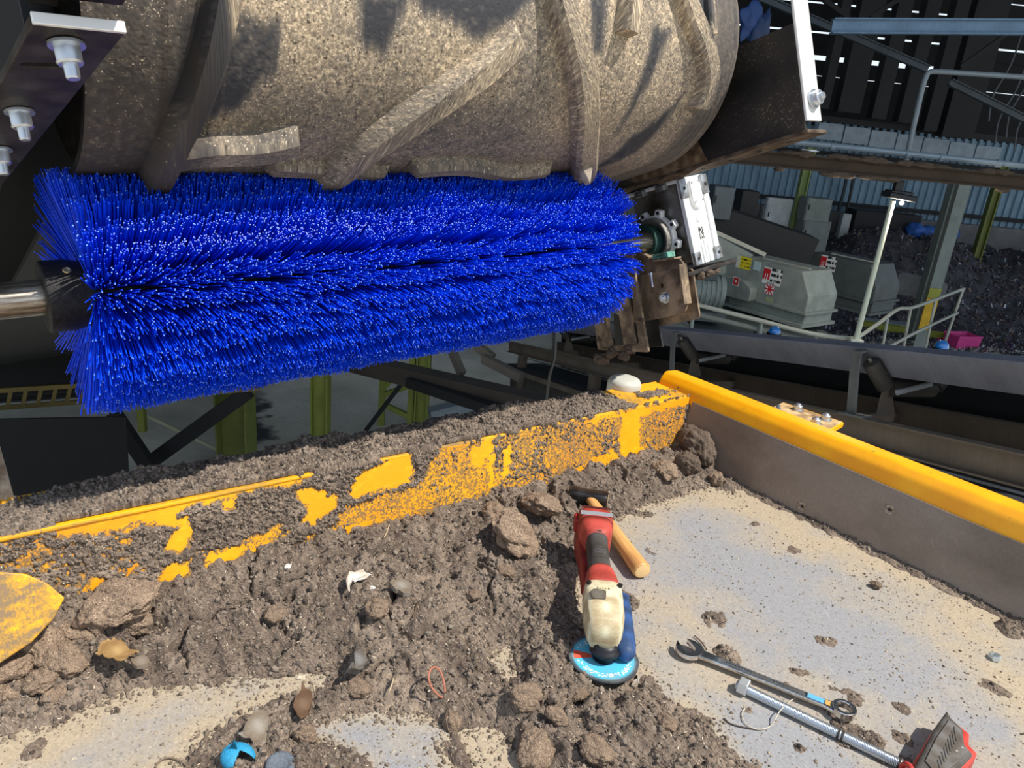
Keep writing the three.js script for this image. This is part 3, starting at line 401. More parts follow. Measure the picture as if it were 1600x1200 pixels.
{ // scraper tip under the drum
  const p = CF.hit('z', 0.085, 909, 262), t = thing('scraper_tip', 'small pale pointed tip hanging under the ribbed belt above the brush', 'scraper', CF, [p[0], p[1], p[2]]); mesh('tip', slab([[-0.014, 0.02], [0.012, 0.02], [0.014, -0.006], [0.002, -0.036], [-0.01, -0.012]], 0.016, 0.002), grimy(0xa99f92, 0.7, 0, 8), t);
}
// side plates
const PB = -0.276, channelMat = M(0xffffff, 0.5, 0.35, { map: rep(texture(1024, 512, (u, v) => { const a = fbm(u * 8, v * 5, 81, 5), g = n2(u * 330, v * 170, 3), g2 = n2(u * 500, v * 260, 5); let c = mixc([30, 28, 27], [62, 56, 50], clamp(0.5 + a)); const k = clamp(0.45 + 0.9 * a); if (g > 0.62 - 0.2 * k) c = mixc(c, [158, 140, 114], 0.8 * k); if (g2 > 0.78) c = mixc(c, [190, 170, 130], 0.6); return c; }), 1.4, 2.8), bumpMap: rep(fineBump, 3), bumpScale: 0.0005 });
const brightFlange = M(0xe4e1dc, 0.42, 0.45);
{
  const c = thing('conveyor_side_plate', 'black speckled channel side plate with bright end flange beside the drum and gearbox', 'side plate', CF);
  const web = slab([[-3.5, PB], [0.348, PB], [0.348, -0.062], [0.23, -0.06], [-3.5, -0.05]], 0.008, 0.001).rotateY(-Math.PI / 2);   // outline x -> z
  mesh('web', web.translate(1.458, 0, 0), channelMat, c);
  mesh('end_flange', box(0.056, 0.64, 0.008, 1.478, PB + 0.02 + 0.32, 0.352, 0.003), brightFlange, c);
  mesh('bottom_flange', box(0.075, 0.008, 3.85, 1.485, PB, -1.57, 0.002), grimy(0x6f6152, 0.65, 0.3, 4), c);
  for (let k = 0; k < 9; k++) { const h = mesh('bolt_hole', new THREE.CylinderGeometry(0.0065, 0.0065, 0.0024, 12), black, c); h.position.set(1.487, PB - 0.0038, 0.29 - k * 0.075); }
  const b = mesh('flange_bolt', at(hexBolt(0.0155, 0.012, 0.006), 0, 0, 0, Math.PI / 2), zinc, c); const q = CF.hit('z', 0.356, 1270, 155); b.position.set(q[0], q[1], 0.357);
  const worn = mesh('rub_band', new THREE.RingGeometry(RD - 0.03, RD + 0.028, 60, 1, -Math.PI * 0.62, Math.PI * 0.75).rotateY(-Math.PI / 2).scale(1, 1, 1), grimy(0x8a7357, 0.8, 0, 4), c); worn.position.x = 1.4485; worn.scale.z = -1;
}
{
  const s0 = 0.493, edge = (t) => lerp(0.1, 0.16, t), c = thing('conveyor_side_channel', 'dark grimy channel side plate with slots and zinc nuts hanging beneath it', 'side plate', CF, [0, PB, 0]); c.userData.label = 'dark grimy slotted channel above the brush shaft with zinc nuts hanging beneath it';
  const sl = (px, py, w = 0.022) => { const p = CF.hit('y', PB, px, py); return slot(p[0] - w, p[2] - w * 0.12, p[0] + w, p[2] + w * 0.12, 0.0055); };
  const holes = [sl(78, 103, 0.016), sl(53, 138), sl(8, 198, 0.016)];
  mesh('bottom_flange', slab([[0.098, s0], [0.163, s0], [0.105, -0.03], [0.09, -3.4], [0.02, -3.4], [0.045, -0.03]], 0.009, 0.0012, holes).rotateX(Math.PI / 2).translate(0, 0.009, 0), darkSteel, c);
  mesh('end_strip', box(0.066, 0.0095, 0.004, 0.131, 0.0045, s0 + 0.001, 0.001), brightFlange, c);
  mesh('web', bar([0.105, 0.18, s0 - 0.06], [0.06, 0.18, -2.2], 0.008, 0.33), black, c);
  mesh('stiffener', box(0.07, 0.02, 0.05, 0.132, 0.034, s0 + 0.02, 0.002), darkSteel, c); mesh('end_strip', box(0.07, 0.008, 0.003, 0.132, 0.058, s0 + 0.046, 0.001), brightFlange, c);
  mesh('upper_plate', box(0.072, 0.3, 0.05, 0.128, 0.21, s0 + 0.02, 0.002), darkSteel, c);
  for (const [x, y, s] of [[103, 66, 1], [30, 172, 0.95], [-2, 232, 0.95]]) { const p = CF.hit('y', PB, x, y), b = mesh('nut', at(hexBolt(0.0112 * s, 0.013, 0.012), 0, 0, 0, Math.PI), zinc, c); b.position.set(p[0], -0.001, p[2]); b.rotation.y = x * 0.1; }
}
// ---------------------------------------------------------------- rotary brush
const BRN = -0.419, BRS = -0.115, BR = 0.186;
{
  const b = thing('rotary_brush', 'long rotary brush of bright blue bristles on a steel shaft under the ribbed belt', 'brush', CF, [0, BRN, BRS]);
  mesh('shaft', rod([-0.35, 0, 0], [1.5, 0, 0], 0.0265, 32), M(0xb9b4ac, 0.3, 0.9, { map: rep(grimeMap, 5) }), b);
  const col = mesh('collar', new THREE.LatheGeometry([[0.027, -0.022], [0.05, -0.022], [0.053, -0.019], [0.053, 0.012], [0.049, 0.03], [0.05, 0.05], [0.02, 0.06]].map((q) => new THREE.Vector2(...q)), 48).rotateZ(-Math.PI / 2), grimy(0x2b2a2a, 0.42, 0.4, 5), b); col.position.x = 0.155;
  const scr = mesh('set_screw', join(new THREE.TorusGeometry(0.0042, 0.0018, 8, 20), new THREE.CylinderGeometry(0.0035, 0.0035, 0.002, 12).rotateX(Math.PI / 2)), M(0xbfae80, 0.4, 0.8), col); scr.position.set(0.01, 0.053 * Math.sin(0.62), 0.053 * Math.cos(0.62)); scr.rotation.x = -0.62;
  mesh('core', rod([0.185, 0, 0], [1.226, 0, 0], 0.05, 32), black, b);
  // bristles: rows of tufts round the core
  const r = rng(33), rows = 30, per = 150, each = 12, len = 0.134, g = new THREE.CylinderGeometry(0.00085, 0.00095, 1, 5, 1).translate(0, 0.5, 0), tip = new THREE.CylinderGeometry(0.00088, 0.0009, 0.0013, 6), N = rows * per * each;
  const mat = new THREE.MeshPhysicalMaterial({ color: 0xffffff, roughness: 0.36, specularIntensity: 0.55 }), tipMat = new THREE.MeshPhysicalMaterial({ color: new THREE.Color(0.16, 0.33, 1), roughness: 0.5 });  // tips are paler: scattered light put into their colour
  const im = new THREE.InstancedMesh(g, mat, N), it = new THREE.InstancedMesh(tip, tipMat, N / 4), m4 = new THREE.Matrix4(), q = new THREE.Quaternion(), up = V(0, 1, 0), colr = new THREE.Color(); let n = 0;
  for (let k = 0; k < rows; k++) for (let t = 0; t < per; t++) { const x0 = lerp(0.19, 1.218, (t + 0.5) / per), u = (x0 - 0.19) / 1.028, a0 = k / rows * Math.PI * 2 + 0.06 * n2(x0 * 9, k * 3, 2) + 0.04 * n2(x0 * 45, k * 5, 4), tl = 0.03 * n2(x0 * 14, k * 1.7, 8); 
    for (let j = 0; j < each; j++) {
      const a = a0 + (r() - 0.5) * 0.17, fl = -0.24 * Math.pow(1 - clamp(u / 0.07), 1.6) + 0.2 * Math.pow(clamp((u - 0.93) / 0.07), 1.6), ax = fl * (0.5 + 0.7 * r()) + (r() - 0.5) * 0.12 + tl, da = (r() - 0.5) * 0.09, d = V(ax, Math.sin(a + da), Math.cos(a + da)).normalize(), o = V(x0 + (r() - 0.5) * 0.007, 0.05 * Math.sin(a0 + (a - a0) * 0.4), 0.05 * Math.cos(a0 + (a - a0) * 0.4)), L = (BR - 0.05) * (0.93 + 0.08 * r()) * (1 + 0.045 * n2(x0 * 25, k * 2.2, 5));
      q.setFromUnitVectors(up, d); im.setMatrixAt(n, m4.compose(o, q, V(1, L, 1))); const s = 0.6 + 0.4 * r(); im.setColorAt(n, colr.setRGB(0.003 * s, 0.075 * s, s)); if (n % 4 === 0) it.setMatrixAt(n / 4, m4.compose(o.clone().addScaledVector(d, L), q, V(1, 1, 1))); n++;
    } }
  im.name = 'bristles'; it.name = 'bristle_tips'; b.add(im, it); tag(setup(im), null, null, null, 'stuff'); tag(setup(it), 'cut ends of the blue bristles, scattered light put into their pale colour', null, null, 'stuff');
}
// ---------------------------------------------------------------- gearbox, slotted hanger and bearing carrier at the brush's far end
const cast = M(0xeeefed, 0.42, 0.25), castFace = grimy(0x8f8f8e, 0.3, 0.6, 2), brownSteel = M(0xffffff, 0.7, 0.2, { map: rep(texture(512, 512, (u, v) => { const a = fbm(u * 9, v * 9, 91, 5), g = n2(u * 160, v * 160, 3); return mixc([84, 71, 57], [160, 138, 112], clamp(0.5 + 1.1 * a + 0.3 * g)); }), 4), bumpMap: rep(fineBump, 5), bumpScale: 0.001 });
{
  const gx = 1.5, gw = 0.112, n1 = -0.286, n0 = -0.505, s1 = -0.02, s0 = -0.19, cn = (n0 + n1) / 2, c = thing('worm_gearbox', 'silver cast gearbox with lobed output flange behind the end of the blue brush', 'gearbox', CF, [gx, 0, 0]); c.rotateZ(0.12); c.position.copy(CF.w([gx - 0.045, 0, 0]));
  mesh('housing', box(gw - 0.012, n1 - n0 - 0.01, s1 - s0 - 0.012, gw / 2 + 0.004, cn, (s0 + s1) / 2, 0.008), castFace, c);
  // front cover with rails, pads and a lozenge cap
  mesh('front_cover', slab(roundPoly([[0.004, n0], [gw, n0], [gw, n1], [0.004, n1]], 0.006), 0.008, 0.002).translate(0, 0, s1 - 0.006), cast, c);
  for (const x of [0.012, gw - 0.012]) mesh('cover_rail', box(0.018, n1 - n0 - 0.075, 0.007, x, cn - 0.006, s1 + 0.004, 0.002), cast, c);
  for (const x of [0.013, gw - 0.013]) for (const y of [n1 - 0.026, n0 + 0.017]) { const p = mesh('corner_pad', box(0.026, y > cn ? 0.05 : 0.034, 0.009, x, y, s1 + 0.005, 0.003), grimy(0xb8c1cc, 0.35, 0.5, 6), c); const h = mesh('bolt_hole', new THREE.CylinderGeometry(0.0045, 0.0045, 0.002, 12).rotateX(Math.PI / 2), black, p); h.position.set(x, y, s1 + 0.0095); }
  mesh('breather_cap', slab(roundPoly([[gw / 2 - 0.02, n1 - 0.008], [gw / 2 + 0.02, n1 - 0.008], [gw / 2 + 0.022, n1 - 0.065], [gw / 2 + 0.008, n1 - 0.082], [gw / 2 - 0.014, n1 - 0.078], [gw / 2 - 0.021, n1 - 0.06]], 0.01), 0.012, 0.003).translate(0, 0, s1), cast, c);
  for (const [x, y] of [[-0.014, -0.016], [0.014, -0.014], [-0.014, -0.064], [0.016, -0.062]]) mesh('cap_screw', new THREE.CylinderGeometry(0.0028, 0.0028, 0.003, 10).rotateX(Math.PI / 2).translate(gw / 2 + x, n1 + y, s1 + 0.0125), zinc, c);
  mesh('oil_plug', new THREE.SphereGeometry(0.008, 20, 12).scale(0.9, 1.4, 0.5).translate(gw / 2 - 0.006, n1 - 0.104, s1 + 0.003), cast, c);
  mesh('data_plate', decal(0.016, 0.03, 0.0015, gw / 2 - 0.004, n1 - 0.142, s1 + 0.0035), M(0xffffff, 0.5, 0, { map: texture(64, 96, (u, v) => { const X = Math.floor(u * 9), Y = Math.floor(v * 13); return n3(X * 1.7 + 0.4, Y * 2.3 + 0.3, 9) > 0.12 ? [214, 214, 210] : [26, 26, 28]; }) }), c);
  for (const k of [-1, 0, 1]) mesh('cover_rib', box(0.005, 0.05, 0.006, gw / 2 + k * 0.012, n0 + 0.034 - Math.abs(k) * 0.008, s1 + 0.003, 0.0015), cast, c);
  mesh('top_edge', box(gw - 0.01, 0.01, s1 - s0, gw / 2, n1 - 0.004, (s0 + s1) / 2, 0.003), cast, c); for (const z of [s1 - 0.05, s1 - 0.12]) { const t = mesh('corner_lug', box(0.02, 0.016, 0.03, 0.002, n1 - 0.01, z, 0.004), grimy(0x9fa5aa, 0.4, 0.5, 6), c); }
  // output flange facing the brush, centre on the shaft
  const hub = mesh('output_flange', at(slab((() => { const o = []; for (let i = 0; i < 96; i++) { const a = i / 96 * Math.PI * 2, k = (a / (Math.PI / 4)) % 1, R = k > 0.28 && k < 0.72 ? 0.0735 : 0.0585; o.push([R * Math.cos(a), R * Math.sin(a)]); } return roundPoly(o, 0.004, 2); })(), 0.016, 0.002, [circle(0, 0, 0.042, 32)]), 0, 0, 0, 0, -Math.PI / 2, 0), M(0xe4e5e3, 0.45, 0.15), c); hub.position.set(0.002, BRN + 0.004, BRS + 0.004);
  for (let i = 0; i < 8; i++) { const a = (i + 0.5) * Math.PI / 4; const sc = mesh('flange_hole', new THREE.CylinderGeometry(0.0045, 0.0045, 0.003, 12).rotateZ(Math.PI / 2), black, hub); sc.position.set(-0.016, 0.066 * Math.sin(a), 0.066 * Math.cos(a)); }
  const ring = mesh('bearing_ring', new THREE.LatheGeometry([[0.03, 0.002], [0.034, 0.012], [0.041, 0.013], [0.046, 0.02], [0.053, 0.02], [0.054, 0.0]].map((q) => new THREE.Vector2(...q)), 48).rotateZ(Math.PI / 2), grimy(0xb9bab8, 0.35, 0.6, 6), c); ring.position.copy(hub.position).add(V(-0.012, 0, 0));
  const seal = mesh('seal', new THREE.RingGeometry(0.018, 0.043, 40).rotateY(-Math.PI / 2), M(0x191919, 0.4), c); seal.position.copy(hub.position).add(V(-0.017, 0, 0));
}
{
  const gb = thing('gearbox_base_plate', 'thin dark base plate under the silver gearbox', 'plate', CF, [1.49, -0.517, -0.06]); gb.rotateZ(0.1); mesh('plate', box(0.2, 0.01, 0.16, 0.075, 0, -0.02, 0.002), darkSteel, gb); for (const [x, z] of [[0.03, 0.05], [0.1, 0.045], [0.06, 0.055]]) mesh('dirt_lump', lump(55 + x * 100, 3, 0.4).scale(0.016, 0.01, 0.012).translate(x, -0.012, z), dampSoil, gb);
}
{ // slotted hanger: plate square to the shaft, long slots up and down
  const pt = (x, y) => { const h = CF.hit('x', 1.42, x, y); return [h[2], h[1]]; };
  const c = thing('slotted_hanger', 'soil smeared steel hanger plate with long slots at the end of the blue brush', 'bracket', CF, [1.42, 0, 0]);
  const o = [pt(937, 546), pt(1016, 550), pt(986, 372), pt(972, 300), pt(905, 300)], mid = (a, b, t) => [lerp(a[0], b[0], t), lerp(a[1], b[1], t)];
  const sA0 = pt(968, 535), sA1 = pt(952, 440), sB0 = pt(998, 532), sB1 = pt(978, 400), sC0 = pt(944, 520), sC1 = pt(938, 470);
  mesh('slotted_plate', slab(roundPoly(o, 0.006), 0.008, 0.0012, [slot(...sA1, ...sA0, 0.021), slot(...sB1, ...sB0, 0.0065)]).rotateY(-Math.PI / 2), brownSteel, c);
  const q = CF.hit('x', 1.43, 969, 482); const b = mesh('bolt', at(hexBolt(0.0135, 0.011, 0, true), 0, 0, 0, 0, 0, Math.PI / 2), grimy(0x9aa0a0, 0.4, 0.6, 9), c); b.position.set(0.008, q[1], q[2]);
  mesh('back_plate', slab([pt(935, 548), pt(1010, 548), pt(985, 420), pt(930, 420)], 0.006, 0.001).rotateY(-Math.PI / 2).translate(0.07, 0, 0), black, c);
  for (const [x, y, s] of [[940, 560, 0.02], [955, 552, 0.016], [975, 556, 0.014], [938, 530, 0.012], [960, 548, 0.012], [1003, 500, 0.007], [985, 545, 0.012]]) { const h = CF.hit('x', 1.416, x, y), m = mesh('soil_lump', lump(x, 4, 0.45), dampSoil, c); m.position.set(-0.004, h[1], h[2]); m.scale.setScalar(s); }
}
{ // bearing carrier: folded plate with a U cut for the shaft
  const X = 1.462, pt = (x, y) => { const h = CF.hit('x', X, x, y); return [h[2], h[1]]; }, c = thing('bearing_carrier', 'brown folded steel bearing carrier with a rounded cut and bolts below the gearbox flange', 'bracket', CF, [X, 0, 0]);
  const o = [pt(992, 505), pt(1040, 496), pt(1072, 488), pt(1078, 470), pt(1071, 412), pt(1062, 402), pt(1040, 408), pt(1026, 404), pt(1021, 396), pt(1012, 394), pt(1003, 388), pt(996, 370), pt(988, 350), pt(984, 352)];
  mesh('carrier_plate', slab(roundPoly(o, 0.008), 0.006, 0.001, [circle(...pt(1036, 446), 0.006, 14), slot(...pt(1048, 480), ...pt(1053, 496), 0.003).slice(0, 0)].filter((h) => h.length)).rotateY(-Math.PI / 2), brownSteel, c);
  const lip = (a, b) => { const p = pt(...a), q = pt(...b); return bar([-0.012, p[1], p[0]], [-0.012, q[1], q[0]], 0.005, 0.028, V(1, 0, 0)); };
  for (const [a, b] of [[[1071, 412], [1079, 474]], [[1004, 390], [1024, 402]], [[1030, 407], [1064, 402]]]) mesh('folded_lip', lip(a, b), brownSteel, c);
  mesh('lower_plate', slab(roundPoly([pt(998, 516), pt(1082, 500), pt(1070, 420), pt(990, 440)], 0.012), 0.006, 0.001).rotateY(-Math.PI / 2).translate(0.035, 0, 0), brownSteel, c);
  const bolt = (x, y, r, l, m = zinc) => { const h = CF.hit('x', X - 0.006, x, y), b = mesh('bolt', at(hexBolt(r, 0.01, l), 0, 0, 0, 0, 0, Math.PI / 2), m, c); b.position.set(-0.006, h[1], h[2]); return b; };
  bolt(1040, 465, 0.0115, 0.003); { const h = CF.hit('x', X, 1025, 425), b = mesh('hanging_screw', at(hexBolt(0.007, 0.006, 0.03, false), 0, 0, 0, Math.PI), zinc, c); b.position.set(-0.02, h[1], h[2]); }
  { const h = CF.hit('x', X - 0.01, 1035, 400), t = mesh('teal_shim', box(0.03, 0.014, 0.05, -0.005, h[1], h[2], 0.002), grimy(0x6fb3a4, 0.6, 0, 8), c); }
  { const h = CF.hit('x', X, 1006, 380), t = mesh('teal_bearing', new THREE.CylinderGeometry(0.045, 0.045, 0.03, 32).rotateZ(Math.PI / 2), grimy(0x27564f, 0.6, 0.1, 8), c); t.position.set(0.01, BRN, BRS - 0.012); }
}

// ---------------------------------------------------------------- tools and litter on the tray
const wearMap = texture(512, 512, (u, v) => { const a = fbm(u * 7, v * 7, 111, 5), g = n2(u * 140, v * 140, 3), s = n2((u + v) * 60, (u - v) * 9, 5); let c = mixc([255, 255, 255], [178, 158, 136], clamp(0.25 + 0.9 * a + 0.2 * g)); if (s > 0.74) c = mixc(c, [120, 104, 90], 0.5); return c; });
wearMap.wrapS = wearMap.wrapT = THREE.MirroredRepeatWrapping;
const worn = (color, rough, s = 7, metal = 0) => M(color, rough, metal, { map: rep(wearMap, s), bumpMap: rep(fineBump, s), bumpScale: 0.0003 });
const onSoil = (x, y, up = 0) => { let h = 0.01; for (let k = 0; k < 5; k++) { const p = T.hit('y', h, x, y); h = Math.max(0, soilAt(p[0], p[2])) + up; } return V(...T.hit('y', h, x, y)); };
const aim = (g, a, b) => { g.position.copy(a); const z = b.clone().sub(a).normalize(), x = new THREE.Vector3().crossVectors(V(0, 1, 0), z).normalize(); g.quaternion.setFromRotationMatrix(new THREE.Matrix4().makeBasis(x, new THREE.Vector3().crossVectors(z, x), z)); return g; };
{ // angle grinder: z runs from the gear head to the battery, y up
  const hd = V(...T.hit('y', 0.085, 944, 968)), tl = V(...T.hit('y', 0.098, 928, 812)), L = hd.distanceTo(tl), g = thing('angle_grinder', 'worn red and cream cordless angle grinder lying on its blue cutting disc', 'angle grinder'); aim(g, hd, tl);
  const k = L / 0.33, red = worn(0xb8483c, 0.6), cream = worn(0xdcd3b2, 0.5, 9), grey = worn(0x4a4643, 0.75, 8), S = (a) => a.map(([z, cx, cy, w, h, e]) => [z * k, cx, cy, w, h, e]);
  mesh('gear_head', loft(S([[-0.036, 0, -0.022, 0.03, 0.03, 2.6], [-0.034, 0, -0.016, 0.048, 0.044, 3], [-0.024, 0, -0.008, 0.06, 0.056, 3], [0.0, 0, -0.003, 0.067, 0.062, 3.4], [0.045, 0, -0.001, 0.067, 0.064, 4], [0.066, 0, 0, 0.066, 0.066, 4], [0.069, 0, 0, 0.062, 0.062, 4]]), 36), cream, g);
  const sw = mesh('spindle_lock', slab(roundPoly([[-0.014, -0.012], [0.008, -0.014], [0.014, -0.004], [0.012, 0.01], [-0.012, 0.01]], 0.004), 0.004, 0.001).rotateX(-Math.PI / 2), worn(0x6a6358, 0.6), g); sw.position.set(0.012, 0.0285, 0.026 * k);
  for (const x of [-0.027, 0.027]) { const s = mesh('head_screw', join(new THREE.CylinderGeometry(0.0042, 0.0042, 0.004, 14), new THREE.CylinderGeometry(0.002, 0.002, 0.0045, 6)), M(0x2a2724, 0.5, 0.4), g); s.position.set(x, 0.0315, 0.058 * k); }
  const mk = mesh('embossed_mark', join([0, 1, 2, 3, 4].map((i) => box(0.003, 0.0008, 0.005, (i - 2) * 0.0048, 0, 0, 0))), worn(0xcbbf98, 0.6), g); mk.position.set(0.002, 0.032, 0.045 * k);
  mesh('motor_housing', loft(S([[0.067, 0, 0, 0.062, 0.062, 3.2], [0.072, 0, 0, 0.064, 0.066, 3], [0.1, 0, 0, 0.058, 0.064, 2.8], [0.118, 0, 0.0, 0.052, 0.062, 2.6], [0.126, 0, 0, 0.046, 0.058, 2.6]]), 32), red, g);
  mesh('grip', loft(S([[0.122, 0, 0.0, 0.044, 0.056, 2.5], [0.15, 0, 0.0, 0.039, 0.052, 2.5], [0.19, 0, 0.001, 0.038, 0.05, 2.5], [0.225, 0, 0.002, 0.04, 0.052, 2.5], [0.24, 0, 0.003, 0.044, 0.054, 2.6]]), 32), grey, g);
  for (let i = 0; i < 9; i++) mesh('grip_ridge', loft(S([[0.132 + i * 0.0105, 0, 0.0015, 0.0385, 0.0505, 2.5], [0.134 + i * 0.0105, 0, 0.0015, 0.0405, 0.0525, 2.5], [0.136 + i * 0.0105, 0, 0.0015, 0.0385, 0.0505, 2.5]]), 28, false), grey, g);
  mesh('rear_housing', loft(S([[0.232, 0, 0.002, 0.044, 0.054, 2.6], [0.25, 0, 0.0, 0.056, 0.062, 3], [0.275, 0, -0.003, 0.066, 0.072, 3.4], [0.288, 0, -0.004, 0.068, 0.074, 3.6]]), 32), red, g);
  const bat = mesh('battery', loft(S([[0.286, 0, -0.02, 0.066, 0.1, 5], [0.29, 0, -0.02, 0.072, 0.104, 5], [0.325, 0, -0.022, 0.072, 0.104, 5], [0.335, 0, -0.024, 0.066, 0.096, 5], [0.338, 0, -0.024, 0.058, 0.088, 5]]), 32), red, g);
  mesh('silver_label', box(0.064, 0.001, 0.014, 0, 0.0315, 0.301 * k, 0.0003), M(0xc9ccd0, 0.35, 0.6), bat); mesh('latch', box(0.012, 0.03, 0.03, 0.036, 0.0, 0.312 * k, 0.004), worn(0x9a2620, 0.5), bat); mesh('dark_band', box(0.058, 0.001, 0.006, 0, 0.031, 0.3265 * k, 0), worn(0x5d211e, 0.6), bat);
  // paddle guard along the flank below the grip
  mesh('paddle_switch', loft(S([[0.112, 0.012, -0.03, 0.026, 0.02, 3], [0.13, 0.014, -0.036, 0.03, 0.03, 3], [0.2, 0.016, -0.036, 0.03, 0.034, 3], [0.27, 0.02, -0.034, 0.034, 0.05, 3], [0.3, 0.018, -0.03, 0.04, 0.05, 3]]), 24), worn(0x8d2822, 0.55), g);
  // spindle, guard ring and disc under the head
  const sp = mesh('spindle_collar', join(new THREE.LatheGeometry([[0.016, 0.018], [0.021, 0.015], [0.021, 0.010], [0.026, 0.009], [0.026, 0.003], [0.018, 0.002], [0.018, -0.012], [0, -0.012]].map((q) => new THREE.Vector2(...q)), 40)), M(0x26262a, 0.45, 0.4), g); sp.position.set(0, -0.052, -0.014 * k);
  const discMap = texture(512, 512, (u, v) => { const x = u * 2 - 1, y = v * 2 - 1, R = Math.hypot(x, y), a = Math.atan2(y, x), s = n2(x * 60, y * 60, 2); let c = [70, 180, 215]; if (Math.abs(a - 2.4) < 0.22 && R > 0.35) c = [216, 82, 56]; else if (Math.abs(a - 0.9) < 0.18 && R > 0.5) c = [236, 240, 240]; if (R > 0.66 && R < 0.8) { const q = Math.floor(a * 22), t = Math.floor((R - 0.66) * 28); if (n3(q * 1.31, t * 2.1, 4) > 0.15 && Math.abs(a - 2.4) > 0.3) c = [236, 244, 246]; } if (R > 0.86) c = mixc([88, 160, 186], [60, 66, 70], clamp((R - 0.86) * 12)); if (R < 0.34) c = [40, 96, 130]; return mixc(c, [150, 140, 126], clamp(0.12 + 0.3 * s + 0.5 * fbm(x * 4, y * 4, 9))); });
  const dsk = mesh('cutting_disc', (() => { const q = new THREE.CylinderGeometry(0.0585, 0.0585, 0.003, 64), uv = q.attributes.uv, p = q.attributes.position; for (let i = 0; i < uv.count; i++) uv.setXY(i, p.getX(i) / 0.117 + 0.5, 0.5 - p.getZ(i) / 0.117); return q; })(), M(0xffffff, 0.6, 0, { map: discMap }), g); dsk.userData.label = 'sky blue printed cutting disc';
  { const q = g.quaternion.clone().invert(); const p = V(...T.hit('y', 0.028, 943, 1028)).sub(hd).applyQuaternion(q); dsk.position.copy(p); sp.position.set(p.x, p.y + 0.014, p.z); dsk.quaternion.copy(q); sp.quaternion.copy(q); }
  // blue side handle sticking out of the head, away from the soil
  const q = g.quaternion.clone().invert(), ha = V(...T.hit('y', 0.055, 974, 952)).sub(hd).applyQuaternion(q), hb = V(...T.hit('y', 0.045, 978, 1026)).sub(hd).applyQuaternion(q), hg = aim(new THREE.Group(), ha, hb), hl = ha.distanceTo(hb);
  const h = mesh('side_handle', loft([[-0.03, 0, 0, 0.024, 0.024, 2], [0.0, 0, 0, 0.028, 0.028, 2], [hl * 0.3, 0, 0, 0.031, 0.031, 2], [hl * 0.75, 0, 0, 0.035, 0.035, 2], [hl * 0.93, 0, 0, 0.033, 0.033, 2], [hl, 0, 0, 0.024, 0.024, 2], [hl + 0.003, 0, 0, 0.01, 0.01, 2]], 28), worn(0x2c4f86, 0.6, 9), g); h.position.copy(hg.position); h.quaternion.copy(hg.quaternion);
}
{ // club hammer
  const a = V(...T.hit('y', 0.032, 924, 782)), b = V(...T.hit('y', 0.02, 1004, 893)), g = thing('club_hammer', 'club hammer with worn wooden handle and black head, half under the red grinder', 'hammer'); aim(g, a, b); const L = a.distanceTo(b);
  const wood = M(0xffffff, 0.5, 0, { map: texture(256, 1024, (u, v) => { const s = n2(u * 40, v * 5, 3) + 0.5 * n2(u * 90, v * 9, 5), k = fbm(u * 6, v * 3, 7, 3); return mixc(mixc([196, 142, 82], [226, 178, 112], clamp(0.5 + 0.5 * s)), [120, 80, 46], clamp(k * 0.7)); }) });
  const secs = [[-0.012, 0, 0, 0.022, 0.018, 2.4], [0.02, 0, 0, 0.024, 0.019, 2.4], [L * 0.25, 0, 0, 0.03, 0.022, 2.3], [L * 0.5, 0, 0, 0.032, 0.026, 2.2], [L * 0.72, 0, 0, 0.034, 0.029, 2.2], [L * 0.9, 0, 0, 0.037, 0.033, 2.2], [L * 0.975, 0, 0, 0.038, 0.034, 2.2], [L, 0, 0, 0.034, 0.03, 2.2]], wg = loft(secs, 32, true, false), uv = []; for (let i = 0; i < wg.attributes.position.count; i++) uv.push((i % 32) / 32, wg.attributes.position.getZ(i) / L); wg.setAttribute('uv', new THREE.Float32BufferAttribute(uv, 2));
  mesh('handle', wg, wood, g); const eg = mesh('handle_end', loft([[L - 0.0005, 0, 0, 0.0335, 0.0295, 2.2], [L + 0.001, 0, 0, 0.031, 0.027, 2.2]], 32), M(0xe2bd84, 0.7), g);
  const q = g.quaternion.clone().invert(), e0 = V(...T.hit('y', 0.03, 888, 772)).sub(a).applyQuaternion(q), e1 = V(...T.hit('y', 0.03, 949, 783)).sub(a).applyQuaternion(q), hg = aim(new THREE.Group(), e0, e1), hl = e0.distanceTo(e1);
  const hd = mesh('head', loft([[0, 0, 0, 0.034, 0.034, 3], [0.003, 0, 0, 0.039, 0.039, 3.2], [hl * 0.2, 0, 0, 0.04, 0.04, 3.4], [hl * 0.3, 0, 0, 0.036, 0.036, 3.6], [hl * 0.65, 0, 0, 0.036, 0.036, 3.6], [hl * 0.78, 0, 0, 0.041, 0.041, 3.2], [hl * 0.97, 0, 0, 0.041, 0.041, 3], [hl, 0, 0, 0.034, 0.034, 3]], 32), worn(0x39383a, 0.35, 10, 0.6), g); hd.position.copy(hg.position); hd.quaternion.copy(hg.quaternion);
  mesh('striking_face', loft([[-0.002, 0, 0, 0.032, 0.032, 3], [0.001, 0, 0, 0.034, 0.034, 3]], 28), worn(0xb99f7e, 0.6), hd); mesh('striking_face', loft([[hl - 0.001, 0, 0, 0.034, 0.034, 3], [hl + 0.0015, 0, 0, 0.031, 0.031, 3]], 28), worn(0x9a8468, 0.6), hd);
}
const chrome = M(0xd7dade, 0.22, 1, { map: rep(wearMap, 5), bumpMap: rep(fineBump, 8), bumpScale: 0.0001 });
